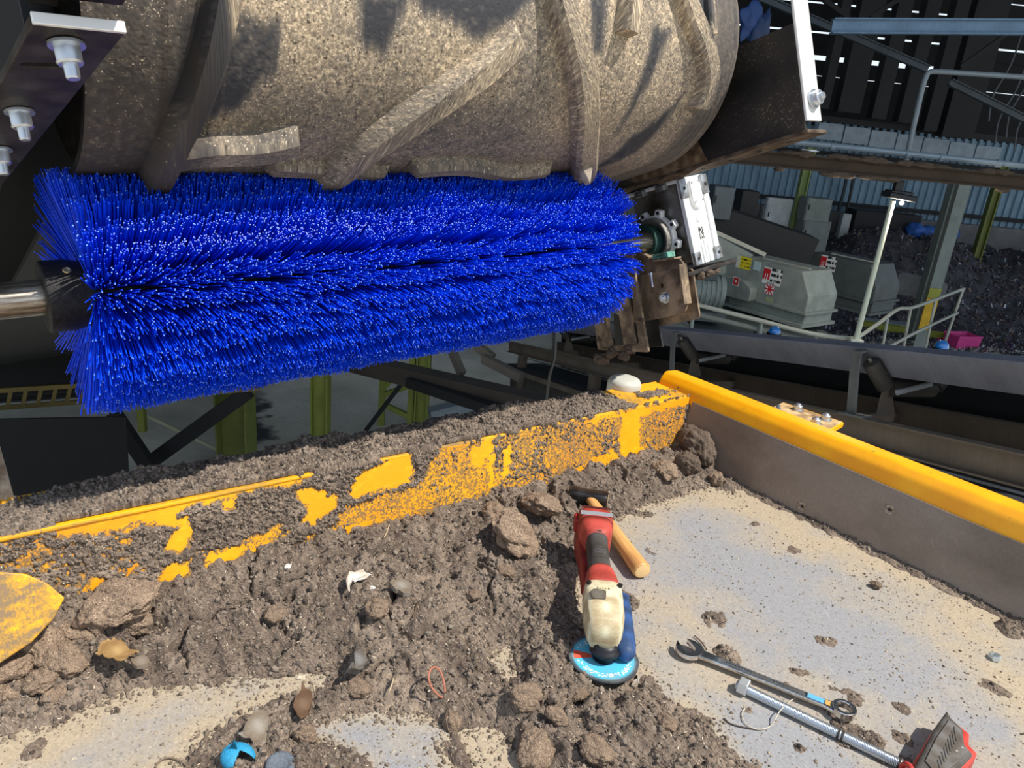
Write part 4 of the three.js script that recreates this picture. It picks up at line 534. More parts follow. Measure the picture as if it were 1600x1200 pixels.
{ // combination spanner: local x along it, z up
  const a = V(...T.hit('y', 0.008, 1076, 1018)), b = V(...T.hit('y', 0.008, 1317, 1115)), d = b.clone().sub(a), L = d.length(), g = thing('combination_spanner', 'shiny chrome combination spanner lying beside the threaded rod', 'spanner'); g.position.copy(a); g.rotation.y = -Math.atan2(d.z, d.x);
  const flatten = (q) => q.rotateX(-Math.PI / 2);
  const jaw = [...circle(0, 0, 0.0235, 30, 0.35, Math.PI * 2 - 0.35)].map(([x, y]) => [x, y]);
  const R = 0.0235, op = Math.PI * 0.78, jw = 0.0105; // jaw opens up and back
  const out = []; for (let i = 0; i <= 40; i++) { const t = op + 0.46 + (Math.PI * 2 - 0.92) * i / 40; out.push([R * Math.cos(t), R * Math.sin(t)]); }
  const dx = Math.cos(op), dy = Math.sin(op), nx = -dy, ny = dx; out.push([dx * R * 0.9 - nx * jw, dy * R * 0.9 - ny * jw], [-dx * 0.003 - nx * jw, -dy * 0.003 - ny * jw], [-dx * 0.010 - nx * jw * 0.45, -dy * 0.010 - ny * jw * 0.45], [-dx * 0.010 + nx * jw * 0.45, -dy * 0.010 + ny * jw * 0.45], [-dx * 0.003 + nx * jw, -dy * 0.003 + ny * jw], [dx * R * 0.9 + nx * jw, dy * R * 0.9 + ny * jw]);
  mesh('open_jaw', flatten(slab(out.reverse(), 0.009, 0.0012)).translate(0, 0, 0), chrome, g);
  const rg = mesh('ring_end', flatten(slab(circle(0, 0, 0.0185, 36), 0.013, 0.0015, [circle(0, 0, 0.0118, 12)])), chrome, g); rg.position.set(L, 0.001, 0);
  mesh('shank', flatten(slab([[0.018, -0.011], [0.05, -0.0088], [L * 0.5, -0.0078], [L - 0.03, -0.0082], [L - 0.012, -0.013], [L - 0.012, 0.013], [L - 0.03, 0.0082], [L * 0.5, 0.0078], [0.05, 0.0088], [0.018, 0.011]], 0.0072, 0.0022)).translate(0, 0.0008, 0), chrome, g);
  const pan = mesh('recessed_panel', flatten(slab(roundPoly([[0.05, -0.005], [L - 0.06, -0.0045], [L - 0.06, 0.0045], [0.05, 0.005]], 0.003), 0.0006, 0)), worn(0x9a9da2, 0.4, 6, 0.8), g); pan.position.y = 0.0079;
  mesh('raised_lettering', join([...Array(9)].map((_, i) => box(0.0035, 0.0007, 0.005, 0.065 + i * 0.0052, 0.0087, 0, 0)), [...Array(6)].map((_, i) => box(0.003, 0.0007, 0.004, L * 0.55 + i * 0.0048, 0.0087, 0, 0))), chrome, g);
  mesh('blue_sticker', box(0.026, 0.0006, 0.011, L - 0.043, 0.0085, 0, 0), M(0x5fa6d8, 0.5), g); mesh('tan_sticker_end', box(0.009, 0.0006, 0.011, L - 0.024, 0.0087, 0, 0), M(0xc79a52, 0.6), g);
}
{ // threaded rod with nut
  const R = 0.0085, a = V(...T.hit('y', R, 1150, 1070)), b = V(...T.hit('y', R, 1428, 1204)), g = thing('threaded_rod', 'long zinc threaded rod with a nut at its end lying beside the spanner', 'threaded rod'); aim(g, a, b); const L = a.distanceTo(b) + 0.04, pitch = 0.0022, N = Math.floor(L / pitch), prof = [];
  for (let i = 0; i <= N; i++) prof.push(new THREE.Vector2(R - 0.0011, i * pitch), new THREE.Vector2(R, (i + 0.35) * pitch), new THREE.Vector2(R, (i + 0.6) * pitch)); prof.unshift(new THREE.Vector2(0, 0)); prof.push(new THREE.Vector2(0, (N + 1) * pitch));
  mesh('thread', new THREE.LatheGeometry(prof, 18).rotateX(Math.PI / 2), M(0xbcc6cf, 0.32, 0.9), g);
  for (const z of [0.52, 0.8]) for (const e of [0, 0.006]) mesh('dark_stain', rod([0, 0, L * z + e], [0, 0, L * z + e + 0.003], R + 0.0002, 16), worn(0x3a342c, 0.8), g);
  const nut = mesh('nut', slab(circle(0, 0, 0.0152, 6, 0, Math.PI * 2), 0.016, 0.0015, [circle(0, 0, 0.0084, 20)]), M(0xd9dad8, 0.38, 0.8), g); nut.position.set(0, 0.003, 0.004); nut.rotation.z = 0.2; 
}
{ const p = V(...T.hit('y', 0.005, 1553, 1026)), n = thing('loose_nut', 'single small zinc nut lying on the bare floor near the lining plate', 'nut', T, [p.x, 0.0045, p.z]); mesh('hexagon', slab(circle(0, 0, 0.011, 6), 0.009, 0.001, [circle(0, 0, 0.0058, 16)]).rotateX(1.25).translate(0, 0.005, 0), M(0xd2dcdf, 0.35, 0.8), n); }
{ // grip of a hand tool in the near corner: outline surveyed on the level of its upper face
  const h0 = 0.05, O = V(...T.hit('y', h0, 1470, 1150)), q = (l) => l.map(([x, y]) => { const p = T.hit('y', h0, x, y); return [p[0] - O.x, -(p[2] - O.z)]; }), g = thing('tool_grip', 'charcoal rubber tool grip with red trim lying past the end of the threaded rod', 'tool handle', T, [O.x, 0.004, O.z]), flat = (s) => s.rotateX(-Math.PI / 2);
  mesh('red_body', flat(slab(q([[1482, 1106], [1489, 1113], [1505, 1126], [1519, 1137], [1518, 1154], [1531, 1167], [1524, 1177], [1490, 1212], [1470, 1240], [1380, 1240], [1422, 1192], [1440, 1165], [1458, 1135]]).reverse(), 0.036, 0.006, [], 4)), worn(0xd4453c, 0.5, 8), g);
  const gm = worn(0x55524f, 0.75, 8), top = mesh('rubber_cover', flat(slab(q([[1480, 1108], [1488, 1120], [1506, 1137], [1509, 1162], [1521, 1175], [1490, 1206], [1470, 1240], [1395, 1240], [1427, 1198], [1440, 1175], [1462, 1132]]).reverse(), 0.04, 0.008, [], 4)), gm, g); top.position.y = 0.006;
  const pnl = mesh('ribbed_panel', flat(slab(q([[1482, 1126], [1500, 1141], [1504, 1163], [1513, 1174], [1488, 1198], [1465, 1215], [1445, 1190], [1462, 1155]]).reverse(), 0.003, 0.001)), worn(0x6b6763, 0.8, 8), g); pnl.position.y = 0.0455;
  for (let i = 0; i < 9; i++) { const p0 = T.hit('y', h0, 1490 - i * 3.2, 1138 + i * 6.5), p1 = T.hit('y', h0, 1494 - i * 3.2, 1160 + i * 5.5); mesh('grip_rib', bar([p0[0] - O.x, 0.049, p0[2] - O.z], [p1[0] - O.x, 0.049, p1[2] - O.z], 0.0012, 0.0012, V(0, 1, 0), 0), gm, g); }
  { const p = T.hit('y', h0, 1425, 1196); mesh('red_collar', at(new THREE.TorusGeometry(0.017, 0.004, 10, 28), p[0] - O.x, 0.024, p[2] - O.z, 0, 0.9, 0), worn(0xd4453c, 0.5, 8), g); }
  for (const [x, y] of [[1494, 1176], [1503, 1171]]) { const p = T.hit('y', h0, x, y); mesh('pale_mark', box(0.004, 0.001, 0.003, p[0] - O.x, 0.0488, p[2] - O.z, 0), M(0x9a948c, 0.8), g); }
}
// litter in and on the soil
const litterMat = { white: worn(0xe6e2da, 0.7, 9), tan: worn(0xa88a58, 0.8, 9), grey: worn(0x8e877c, 0.8, 9), blue: worn(0x2ea3d6, 0.45, 9), brown: worn(0x6d5540, 0.8, 9) };
const tr = rng(91);
function scrap(name, label, cat, poly, mat, up, bend = 0.006, thick = 0.0016, group) {        // torn flake: outline in photo points, laid on the soil, buckled
  const fine = []; poly.forEach((p, i) => { const n = poly[(i + 1) % poly.length], L = Math.hypot(n[0] - p[0], n[1] - p[1]); for (let k = 0; k < 4; k++) { const j = k ? L * 0.11 : L * 0.04; fine.push([lerp(p[0], n[0], k / 4) + (tr() - 0.5) * 2 * j, lerp(p[1], n[1], k / 4) + (tr() - 0.5) * 2 * j]); } });
  const c = onSoil(poly.reduce((s, p) => s + p[0], 0) / poly.length, poly.reduce((s, p) => s + p[1], 0) / poly.length, up), q = fine.map(([x, y]) => { const p = T.hit('y', c.y, x, y); return [p[0] - c.x, -(p[2] - c.z)]; }), g = slab(THREE.ShapeUtils.isClockWise(q.map((p) => new THREE.Vector2(...p))) ? q.reverse() : q, thick, 0).rotateX(-Math.PI / 2), p = g.attributes.position, o = tr() * 50;
  for (let i = 0; i < p.count; i++) p.setY(i, p.getY(i) + bend * 0.55 * n3(p.getX(i) * 90 + o, o, p.getZ(i) * 90)); g.computeVertexNormals();
  const m = mesh(name, g, mat); m.position.copy(c); m.rotation.set(0.25 * bend / 0.006 * 0.5, 0, -0.18 * bend / 0.006 * 0.5); return tag(m, label, cat, group);
}
function chip(name, label, cat, x, y, s, mat) { const c = onSoil(x, y, s[1] * 0.4), m = mesh(name, lump(x, 3, 0.6), mat); m.position.copy(c); m.scale.set(...s); m.rotation.y = x; return tag(m, label, cat); }
scrap('dry_leaf', 'flat tan leaf like flake lying against the clods by the yellow gusset', 'leaf', [[148, 1024], [160, 1008], [178, 1000], [200, 1010], [217, 1014], [205, 1020], [192, 1029], [170, 1028]], litterMat.tan, 0.022);
scrap('plastic_scrap', 'crumpled beige plastic scrap standing over the small blue cap', 'scrap', [[372, 1150], [392, 1125], [398, 1112], [418, 1118], [424, 1128], [412, 1156], [402, 1162]], litterMat.grey, 0.014, 0.016, 0.002);
scrap('bark_flake', 'brown bark flake next to the beige plastic scrap', 'scrap', [[458, 1108], [470, 1075], [488, 1080], [484, 1110], [472, 1122]], litterMat.brown, 0.01, 0.012);
scrap('stone_chip', 'flat pale square stone chip in the middle of the soil', 'stone', [[608, 917], [624, 905], [643, 918], [640, 930], [618, 928]], litterMat.grey, 0.006, 0.004, 0.008);
scrap('grey_stone', 'dark grey angular stone at the edge of the bare floor strip', 'stone', [[534, 1056], [552, 1018], [566, 1020], [572, 1040], [556, 1050]], worn(0x6e6c6a, 0.8, 9), 0.012, 0.02, 0.014);
scrap('paper_shred', 'upright white paper shred at the foot of the yellow wall', 'paper', [[500, 862], [506, 853], [510, 856], [504, 872]], litterMat.white, 0.012, 0.03);
chip('white_flake', 'small white crumpled flake beside the upright paper shred', 'paper', 450, 885, [0.007, 0.005, 0.006], litterMat.white);
scrap('white_film', 'thin white curled film sticking out of the soil near the square stone chip', 'plastic', [[540, 908], [546, 898], [560, 894], [582, 898], [570, 903], [550, 908], [545, 922]], litterMat.white, 0.012, 0.016);
chip('white_crumb', 'bright white crumb between the curled film and the square stone chip', 'chip', 581, 919, [0.005, 0.004, 0.004], litterMat.white);
chip('wood_sliver', 'pale sliver of wood on the bare strip of floor', 'wood chip', 471, 1058, [0.009, 0.002, 0.004], worn(0xd8cdb8, 0.7, 9));
scrap('pale_chip', 'small pale chip beside the grinder disc', 'chip', [[986, 1072], [1000, 1052], [1005, 1056], [992, 1076]], worn(0xa49c90, 0.7, 9), 0.004, 0.006, 0.004);
scrap('stone_flake', 'flat pale stone flake on the soil above the bare patch', 'stone', [[200, 1034], [230, 1030], [238, 1040], [214, 1046]], worn(0x84786a, 0.8, 9), 0.01, 0.004, 0.006);  // flat flake in one pale stone colour
{ // blue cap: half shell
  const p = onSoil(372, 1184, 0.004), g = new THREE.SphereGeometry(0.021, 24, 14, 0, Math.PI * 1.5, 0, Math.PI * 0.55); const m = thing('blue_bottle_cap', 'small broken bright blue plastic cap on the soil', 'cap', T, [p.x, p.y, p.z]); mesh('shell', g.scale(1.1, 0.8, 0.95), litterMat.blue, m); mesh('torn_fin', slab([[-0.004, 0], [0.012, 0.004], [0.006, 0.03], [0.002, 0.02]], 0.0015, 0.0004).translate(0.004, 0.004, 0), worn(0x1d7fae, 0.5, 9), m); m.rotation.set(0.2, 2.4, 0.1);
}
{ const p = onSoil(438, 1196, 0.006), m = thing('bottle_cap', 'grey blue ringed cap pressed into the soil beside the blue cap', 'cap', T, [p.x, p.y, p.z]); mesh('cap_shell', new THREE.LatheGeometry([[0.019, -0.006], [0.0195, 0.002], [0.017, 0.005], [0.011, 0.004], [0.010, 0.001], [0, 0.001]].map((q) => new THREE.Vector2(...q)), 36), worn(0x66707c, 0.5, 9), m); m.rotation.x = 0.2; }
{ // rubber band standing in the soil
  const p = onSoil(688, 1086, 0), m = mesh('rubber_band', tube([...Array(14)].map((_, i) => { const a = i / 14 * Math.PI * 2; return V(0.0145 * Math.cos(a) + 0.002 * Math.sin(2 * a), 0.021 + 0.023 * Math.sin(a), 0.006 * Math.sin(a) - 0.012 * Math.sin(a)); }), 0.0016, 80, 8, true), worn(0xc07a62, 0.6, 9)); m.position.copy(p); m.rotation.set(-0.35, 0.4, 0.12); tag(m, 'pinkish rubber band standing as an oval loop in the soil', 'rubber band');
}
const onFloor = (pts, h) => pts.map(([x, y, up = 0]) => V(...T.hit('y', h + up, x, y)));
tag(mesh('white_string', tube(onFloor([[1253, 1080], [1258, 1084], [1240, 1092], [1218, 1112, 0.012], [1203, 1135], [1180, 1139], [1163, 1128], [1160, 1112], [1164, 1107], [1160, 1104]], 0.003), 0.0009, 90, 6), worn(0xd9d0bf, 0.8)), 'thin white string looped over the threaded rod', 'string');
tag(mesh('dark_wire', tube(onFloor([[1131, 1122], [1140, 1130], [1160, 1136], [1185, 1140]], 0.002), 0.0011, 40, 6), worn(0x4b4038, 0.8)), 'short dark wire on the floor meeting the white string', 'wire');
tag(mesh('bent_wire', tube(onFloor([[242, 1200], [250, 1189], [262, 1184], [280, 1188], [296, 1200]], 0.004), 0.0012, 40, 6), worn(0x8b7a66, 0.8)), 'bent brown wire on the bare strip near the blue cap', 'wire');
const twigs = [[[1085, 993], [1096, 1003], [1104, 1015], 'thin dark twig beyond the open jaw of the spanner'], [[1010, 856], [1017, 863], [1026, 866], 'short dark twig on the bare floor beside the hammer handle'], [[600, 840], [604, 832], [608, 820], 'pale curled root fibre at the foot of the yellow wall'], [[490, 1070], [494, 1090], [496, 1104], 'pale bent root fibre near the bark flake'], [[608, 1080], [612, 1070], [615, 1060], 'white straw splinter near the grey stone'], [[690, 1130], [700, 1120], [705, 1112], 'thin tan twig below the rubber band'], [[645, 965], [650, 950], [653, 943], 'brown twig standing in the soil below the square stone chip']];
for (const [a, b, c, label] of twigs) tag(mesh('twig', tube([a, b, c].map((p) => onSoil(p[0], p[1], 0.004)), 0.0013, 16, 6), /pale|white/.test(label) ? worn(0xc9b896, 0.8) : litterMat.brown), label, 'twig');

// ---------------------------------------------------------------- shed: floor, far wall, roof (B local x = along the far wall, z = toward the camera)
const atZ = (x, y, z) => CAM.clone().addScaledVector(sight(x, y), z);         // survey point at a given distance
const bh = (x, y, d) => V(...B.hit('z', -d, x, y)), bf = (x, y) => V(...B.hit('y', FLOOR, x, y));
const stain = [[378, 600], [400, 588], [412, 640], [405, 670], [420, 690], [380, 700]].map(([x, y]) => { const p = bf(x, y); return [p.x, p.z]; });
const softMap = texture(512, 512, (u, v) => { const a = fbm(u * 6, v * 6, 141, 4), g = n2(u * 120, v * 120, 5), st = n2(u * 70, v * 5, 7), k = 232 + 34 * a + 8 * g + 10 * st; return [k, k * 0.995, k * 0.985]; });
softMap.wrapS = softMap.wrapT = THREE.MirroredRepeatWrapping;
const soft = (color, rough, metal = 0, s = 2, more = {}) => M(color, rough, metal, { map: rep(softMap, s), ...more });
const slabMap = texture(1024, 1024, (u, v) => { const X = lerp(-6, 4, u), Z = lerp(-4, -14, v), a = fbm(X * 1.3, Z * 1.3, 121, 5), b = fbm(X * 7, Z * 7, 3, 3), g = n2(X * 60, Z * 60, 3); let c = mixc([168, 164, 150], [212, 208, 194], clamp(0.5 + 0.9 * a + 0.25 * b)); c = mixc(c, [38, 38, 40], 0.85 * clamp(0.5 + (sdPoly(stain, X, Z) + 0.25 * b) / 0.12)); if (Math.abs(X + 0.5 * Z + 3.2 + 0.05 * a) < 0.02) c = mixc(c, [70, 70, 68], 0.6); const k = 1 + 0.05 * g; return c.map((q) => q * k); });
slabMap.wrapS = slabMap.wrapT = THREE.MirroredRepeatWrapping;
{
  const g = new THREE.BoxGeometry(90, 0.2, 90).translate(0, FLOOR - 0.1, 10), p = g.attributes.position, uv = g.attributes.uv; for (let i = 0; i < p.count; i++) uv.setXY(i, (p.getX(i) + 6) / 10, (p.getZ(i) + 4) / -10);
  struct('floor', g, M(0xffffff, 0.85, 0, { map: slabMap, bumpMap: rep(fineBump, 6), bumpScale: 0.002 }), B, [0, 0, 0], 'grey concrete shed floor with a dark damp stain');
}
const D = 20, blueGrey = soft(0x7e9fb8, 0.6, 0.1, 1.2), concrete = soft(0x77797c, 0.9, 0, 0.8), roofMat = soft(0x111316, 0.85, 0, 0.5), darkBeam = soft(0x1d2024, 0.7, 0.2, 1), greenPaint = soft(0x737d3c, 0.6, 0.05, 1.5), olive = soft(0x87913f, 0.6, 0.05, 2);
{ // far wall: corrugated sheets over a concrete push wall, louvred gap above
  const y0 = bh(1400, 345, D).y, y1 = bh(1400, 205, D).y, wall = tag(new THREE.Group(), 'blue grey corrugated sheet wall at the far end of the shed', null, null, 'structure'); wall.name = 'wall_back'; wall.quaternion.copy(B.q); scene.add(wall);
  const sheet = (() => { const pts = [], w = 0.96, n = 5; for (let i = 0; i < n; i++) { const x = i * w / n, p = w / n; pts.push([x, 0], [x + p * 0.42, 0], [x + p * 0.55, 0.045], [x + p * 0.87, 0.045]); } pts.push([w, 0]); const back = pts.slice().reverse().map(([x, z]) => [x, z - 0.006]); return slab([...pts, ...back], 1, 0).rotateX(-Math.PI / 2); })();
  for (let i = 0; i < 34; i++) { const m = mesh('corrugated_sheet', sheet, blueGrey, wall); m.position.set(-9 + i * 0.953, y0 - 0.03, -D + (i % 2) * 0.007); m.scale.y = y1 - y0 + 0.15; }
  for (let i = 0; i < 11; i++) mesh('concrete_panel', box(2.985, y0 - FLOOR + 0.1, 0.25, -7.5 + i * 3, (y0 + FLOOR) / 2 + 0.05, -D + 0.1, 0.02), concrete, wall);
  for (const [k, dy] of [[0, 0.3], [1, 1.5]]) mesh('rail_girt', bar([-9, y0 + dy, -D + 0.09], [24, y0 + dy, -D + 0.09], 0.08, 0.1), darkBeam, wall);
  // louvre blades with daylight between them
  const r = rng(61); let y = y1 + 0.95; for (let i = 0; i < 14; i++) { const h = 0.2 + 0.16 * r(); mesh('louvre_blade', bar([-9, y, -D], [24, y, -D], 0.05, h, V(0, 1, 0.0), 0), roofMat, wall); y += h + 0.018 + 0.035 * r(); }
  mesh('upper_wall', box(33, 6.5 - y + 0.3, 0.1, 7.5, (y + 6.6) / 2, -D, 0), roofMat, wall);
  mesh('lower_fill', box(33, 1.0, 0.06, 7.5, y1 + 0.45, -D - 0.05, 0), roofMat, wall);
  const a = bh(1282, 183, 18), b = bh(1570, 225, 18); const n = 7; for (let i = 0; i < n; i++) { const t0 = i / n, t1 = (i + 0.93) / n, yb = lerp(a.y, b.y, t0) ; mesh('cladding_panel', box((b.x - a.x) / n * 0.95, 0.36, 0.05, lerp(a.x, b.x, (t0 + t1) / 2), yb - 0.29, -18, 0.005), soft(0x93a4b4, 0.55, 0.1, 1.5), wall); }
  mesh('eaves_beam', bar([a.x - 4, a.y + 0.05, -17.95], [b.x + 4, b.y + 0.02, -17.95], 0.14, 0.12), darkBeam, wall);
}
struct('wall_left', box(0.3, 9.6, 18.4, -9.4, 1.9, -10.9, 0), roofMat, B, [0, 0, 0], 'dark side wall of the shed');
{
  const roof = tag(new THREE.Group(), 'dark roof of the shed with steel trusses', null, null, 'structure'); roof.name = 'ceiling'; roof.quaternion.copy(B.q); scene.add(roof);
  const light = new THREE.MeshPhysicalMaterial({ color: new THREE.Color(0.62, 0.70, 0.78), roughness: 1, transmission: 0.46, thickness: 0, side: THREE.DoubleSide });  // translucent strips added out of view to brighten the shed
  for (let i = 0; i < 12; i++) { const x = -12.5 + i * 3; mesh('roof_sheet', box(1.98, 0.12, D - 1.2, x, 6.6, -(D + 1.5) / 2, 0), roofMat, roof); mesh('added_rooflight_sheet', new THREE.BoxGeometry(1.04, 0.012, D - 1.2).translate(x + 1.5, 6.6, -(D + 1.5) / 2), light, roof); }
  for (let i = 0; i < 6; i++) mesh('purlin', bar([-11, 6.42, -3 - i * 3], [22, 6.42, -3 - i * 3], 0.12, 0.18), darkBeam, roof);
}
function spar(name, label, cat, a, b, w, h, mat, group) { const o = thing(name, label, cat, B, [0, 0, 0], group); o.add(setup(Object.assign(new THREE.Mesh(bar(a, b, w, h), mat), { name: 'bar' }))); return o; }
const single = (name, geo, mat, label, cat, group) => { const m = mesh(name, geo, mat); m.quaternion.copy(B.q); return tag(m, label, cat, group); };
single('roof_beam', beamI(bh(1300, 41, 11), bh(1680, 43, 11), 0.16, 0.19, 0.02), soft(0x7393b3, 0.5, 0.2, 1.5), 'pale blue grey level steel beam high under the dark shed roof', 'beam');
single('roof_rafter', beamI(bh(1180, -8, 12), bh(1450, 108, 12), 0.1, 0.1, 0.015), soft(0x4a5560, 0.6, 0.2, 1.5), 'sloping steel rafter running down to the elbow of the overhead pipe', 'beam');
single('roof_rafter', beamI(bh(1484, 128, 12), bh(1640, 205, 12), 0.1, 0.1, 0.015), soft(0x465059, 0.6, 0.2, 1.5), 'sloping steel rafter beyond the elbow of the overhead pipe', 'beam');
single('truss_brace', bar(bh(1288, 0, 13), bh(1326, 28, 13), 0.07, 0.07), darkBeam, 'short dark brace rising above the pale blue roof beam beside the rafter', 'beam');
single('truss_brace', bar(bh(1360, 28, 13), bh(1408, -4, 13), 0.07, 0.07), darkBeam, 'dark brace leaning the other way above the pale blue roof beam', 'beam');
single('truss_brace', bar(bh(1500, 105, 13), bh(1570, 55, 13), 0.06, 0.06), darkBeam, 'dark brace between the level overhead pipe and the pale blue roof beam', 'beam');
single('overhead_pipe', mergeGeometries([tube([bh(1412, 268, 10), bh(1430, 186, 10), bh(1446, 122, 10), bh(1451, 113, 10), bh(1460, 112, 10), bh(1530, 116, 10), bh(1640, 123, 10)], 0.032, 90, 10)]), soft(0x8d9aa4, 0.5, 0.2, 2), 'grey overhead pipe that turns from upright to level at an elbow', 'pipe');
single('water_pipe', mergeGeometries([rod(bh(1240, 222, 9.5), bh(1680, 267, 9.5), 0.036, 12), ...[1300, 1418, 1470, 1560].map((x) => rod(bh(x - 3, 229 + (x - 1300) * 0.1, 9.5), bh(x + 4, 229.7 + (x - 1300) * 0.1, 9.5), 0.048, 12))]), soft(0xa3b4c2, 0.4, 0.3, 2), 'pale level pipe with couplings running above the dirty brown beam', 'pipe');
{ // dirty beam with debris
  const a = bh(1090, 238, 9), b = bh(1700, 295, 9), o = thing('dirty_beam', 'long dirty brown beam crossing before the blue corrugated wall', 'beam', B); mesh('beam', beamI(a, b, 0.14, 0.17, 0.02), soft(0x4a3c30, 0.9, 0, 1.5), o);
  const r = rng(71); for (let i = 0; i < 26; i++) { const t = 0.08 + 0.9 * r(), m = mesh('dirt_lump', lump(300 + i, 2, 0.4), dampSoil, o); m.position.lerpVectors(a, b, t).add(V(0, r() < 0.72 ? 0.09 : -0.1, 0.04)); m.scale.set(0.05 + 0.12 * r(), 0.02 + 0.025 * r(), 0.06); }
  const w = bh(1262, 238, 9), rag = mesh('white_rag', lump(77, 3, 0.6), M(0xdfe4e8, 0.8), o); rag.position.set(w.x, w.y + 0.02, w.z + 0.05); rag.scale.set(0.1, 0.018, 0.04);
}
for (const [x, yb, w, t] of [[1284, 170, 0.2, 'dark upright nearest the bright end flange'], [1322, 176, 0.5, 'widest dark upright in front of the louvred daylight'], [1368, 186, 0.32, 'dark upright between the brightest louvre slivers'], [1408, 192, 0.3, 'dark upright beside the upright overhead pipe'], [1448, 205, 0.3, 'dark upright just beyond the upright overhead pipe'], [1490, 215, 0.7, 'broad dark upright beyond the elbow of the overhead pipe']]) { const p = bh(x, yb, 17.6); single('roof_post', box(w, 6.5 - p.y, 0.3, p.x, (6.5 + p.y) / 2, -17.6, 0.01), darkBeam, t, 'post', 'dark uprights before the louvres'); }
for (const [x, y, lb] of [[1555, 225, 'thin hanging cable ending low, nearest the level pipe elbow side of the loose cables'], [1585, 235, 'lowest hanging cable of the loose cables below the dark roof'], [1545, 190, 'shortest hanging cable of the loose cables below the dark roof'], [1572, 215, 'hanging cable between the lowest and the other loose cables below the dark roof']]) { const a = bh(x, y, 14); single('hanging_cable', tube([V(a.x, 6.4, a.z), V(a.x + 0.1, a.y + 1, a.z), V(a.x - 0.06, a.y + 0.4, a.z), a], 0.014, 30, 6), M(0x4b525a, 0.6), lb, 'cable', 'cables hanging from the roof'); }
// columns and cabinets along the far wall
{
  const c = thing('grey_column', 'grey steel column with a yellow painted foot before the scrap heap', 'column', B), a = bh(1434, 512, 14.6), k = bh(1452, 455, 14.6), t = bh(1508, 268, 14.6); a.x = k.x; mesh('shaft', beamI(V(k.x, a.y - 0.2, -14.6), V(k.x, t.y, -14.6), 0.22, 0.34, 0.03, V(1, 0, 0)), soft(0x7c8784, 0.6, 0.1, 1), c);
  mesh('front_face', box(0.225, t.y - FLOOR, 0.02, k.x, (t.y + FLOOR) / 2, -14.42, 0.005), soft(0x8b9694, 0.6, 0.1, 1), c); mesh('yellow_foot', box(0.235, 0.62, 0.025, k.x, k.y - 0.42, -14.405, 0.005), soft(0xf0c21c, 0.5, 0, 1), c); mesh('yellow_green_band', box(0.235, 0.2, 0.025, k.x, k.y + 0.0, -14.405, 0.005), soft(0xa8ab3c, 0.5, 0, 1), c);
}
{ const k = bh(1536, 365, 18.5); single('green_column', beamI(V(k.x, FLOOR, -18.5), V(k.x, 0.9, -18.5), 0.17, 0.2, 0.03, V(1, 0, 0)), greenPaint, 'green steel column rising out of the scrap heap by the far wall', 'column'); }
{ const k = bh(1248, 320, 18.5); single('green_column', beamI(V(k.x, FLOOR, -18.5), V(k.x, 0.9, -18.5), 0.19, 0.2, 0.03, V(1, 0, 0)), soft(0x93a765, 0.6, 0, 1), 'green steel column between the white panel and the grey cabinet', 'column'); }
const cab = (name, label, x0, y0, x1, y1, d, mat, depth = 0.5, door = true) => { const a = bh(x0, y1, d), b = bh(x1, y0, d), o = thing(name, label, 'cabinet', B, [(a.x + b.x) / 2, a.y, -d]); const w = b.x - a.x, h = b.y - a.y; mesh('body', box(w, h, depth, 0, h / 2, -depth / 2, 0.015), mat, o); if (door) { const dr = mesh('door', box(w * 0.92, h * 0.94, 0.02, 0, h / 2, 0.012, 0.006), mat, o); mesh('handle', box(0.03, 0.12, 0.02, -w * 0.38, h * 0.6, 0.03, 0.004), black, dr); } return o; };
cab('electrical_cabinet', 'grey electrical cabinet beside the pale green column on the far wall', 1254, 312, 1302, 345, 17.8, soft(0x8a9390, 0.5, 0.1, 1)); cab('electrical_cabinet', 'lower grey electrical cabinet below the upper one by the green column', 1246, 347, 1300, 392, 17.8, soft(0x80898a, 0.5, 0.1, 1)); cab('white_cladding_board', 'bright white panel on the far wall behind the dark feed chute', 1188, 312, 1240, 372, 19, soft(0xe6edf2, 0.5, 0, 1), 0.2); cab('wall_panel', 'pale grey wall panel beside the lower electrical cabinet', 1305, 335, 1332, 390, 19, soft(0xb4bcc0, 0.6, 0, 1), 0.2, false);
cab('control_box', 'blue grey control box behind the silver gearbox', 1108, 293, 1150, 342, 12.5, soft(0x56636e, 0.5, 0.1, 1), 0.4); cab('dark_box', 'dark box between control box and white panel', 1152, 300, 1188, 345, 14, soft(0x25282b, 0.6, 0.1, 1), 0.5, false);
cab('dark_hopper', 'long dark hopper in front of the far wall behind the lamp pole', 1330, 338, 1442, 366, 19, soft(0x23242a, 0.7, 0.1, 1), 0.6, false);
{ const a = bh(1460, 360, 18.8), o = thing('blue_opening_lumps', 'bright blue lumps standing for a blue lit opening beside the dark hopper by the grey column', 'opening', B, [a.x, a.y - 0.2, a.z]); for (let i = 0; i < 4; i++) mesh('blue_lump', lump(400 + i, 3, 0.3).scale(0.2, 0.17, 0.16), M(0x2f5fae, 0.6), o).position.set(-0.45 + i * 0.3, 0.15, 0); }  // lumps added in the bright blue of a lit opening
for (const [x, y0, y1] of [[1318, 268, 330], [1328, 270, 345]]) single('wall_conduit', tube([bh(x + 6, y0, 19.6), bh(x, (y0 + y1) / 2, 19.6), bh(x - 9, y1, 19.6)], 0.035, 20, 8), M(0x1f2428, 0.6), y0 === 268 ? 'dark conduit dropping down the corrugated wall to the cabinets' : 'second dark conduit dropping down the corrugated wall, farther from the cabinets', 'conduit');
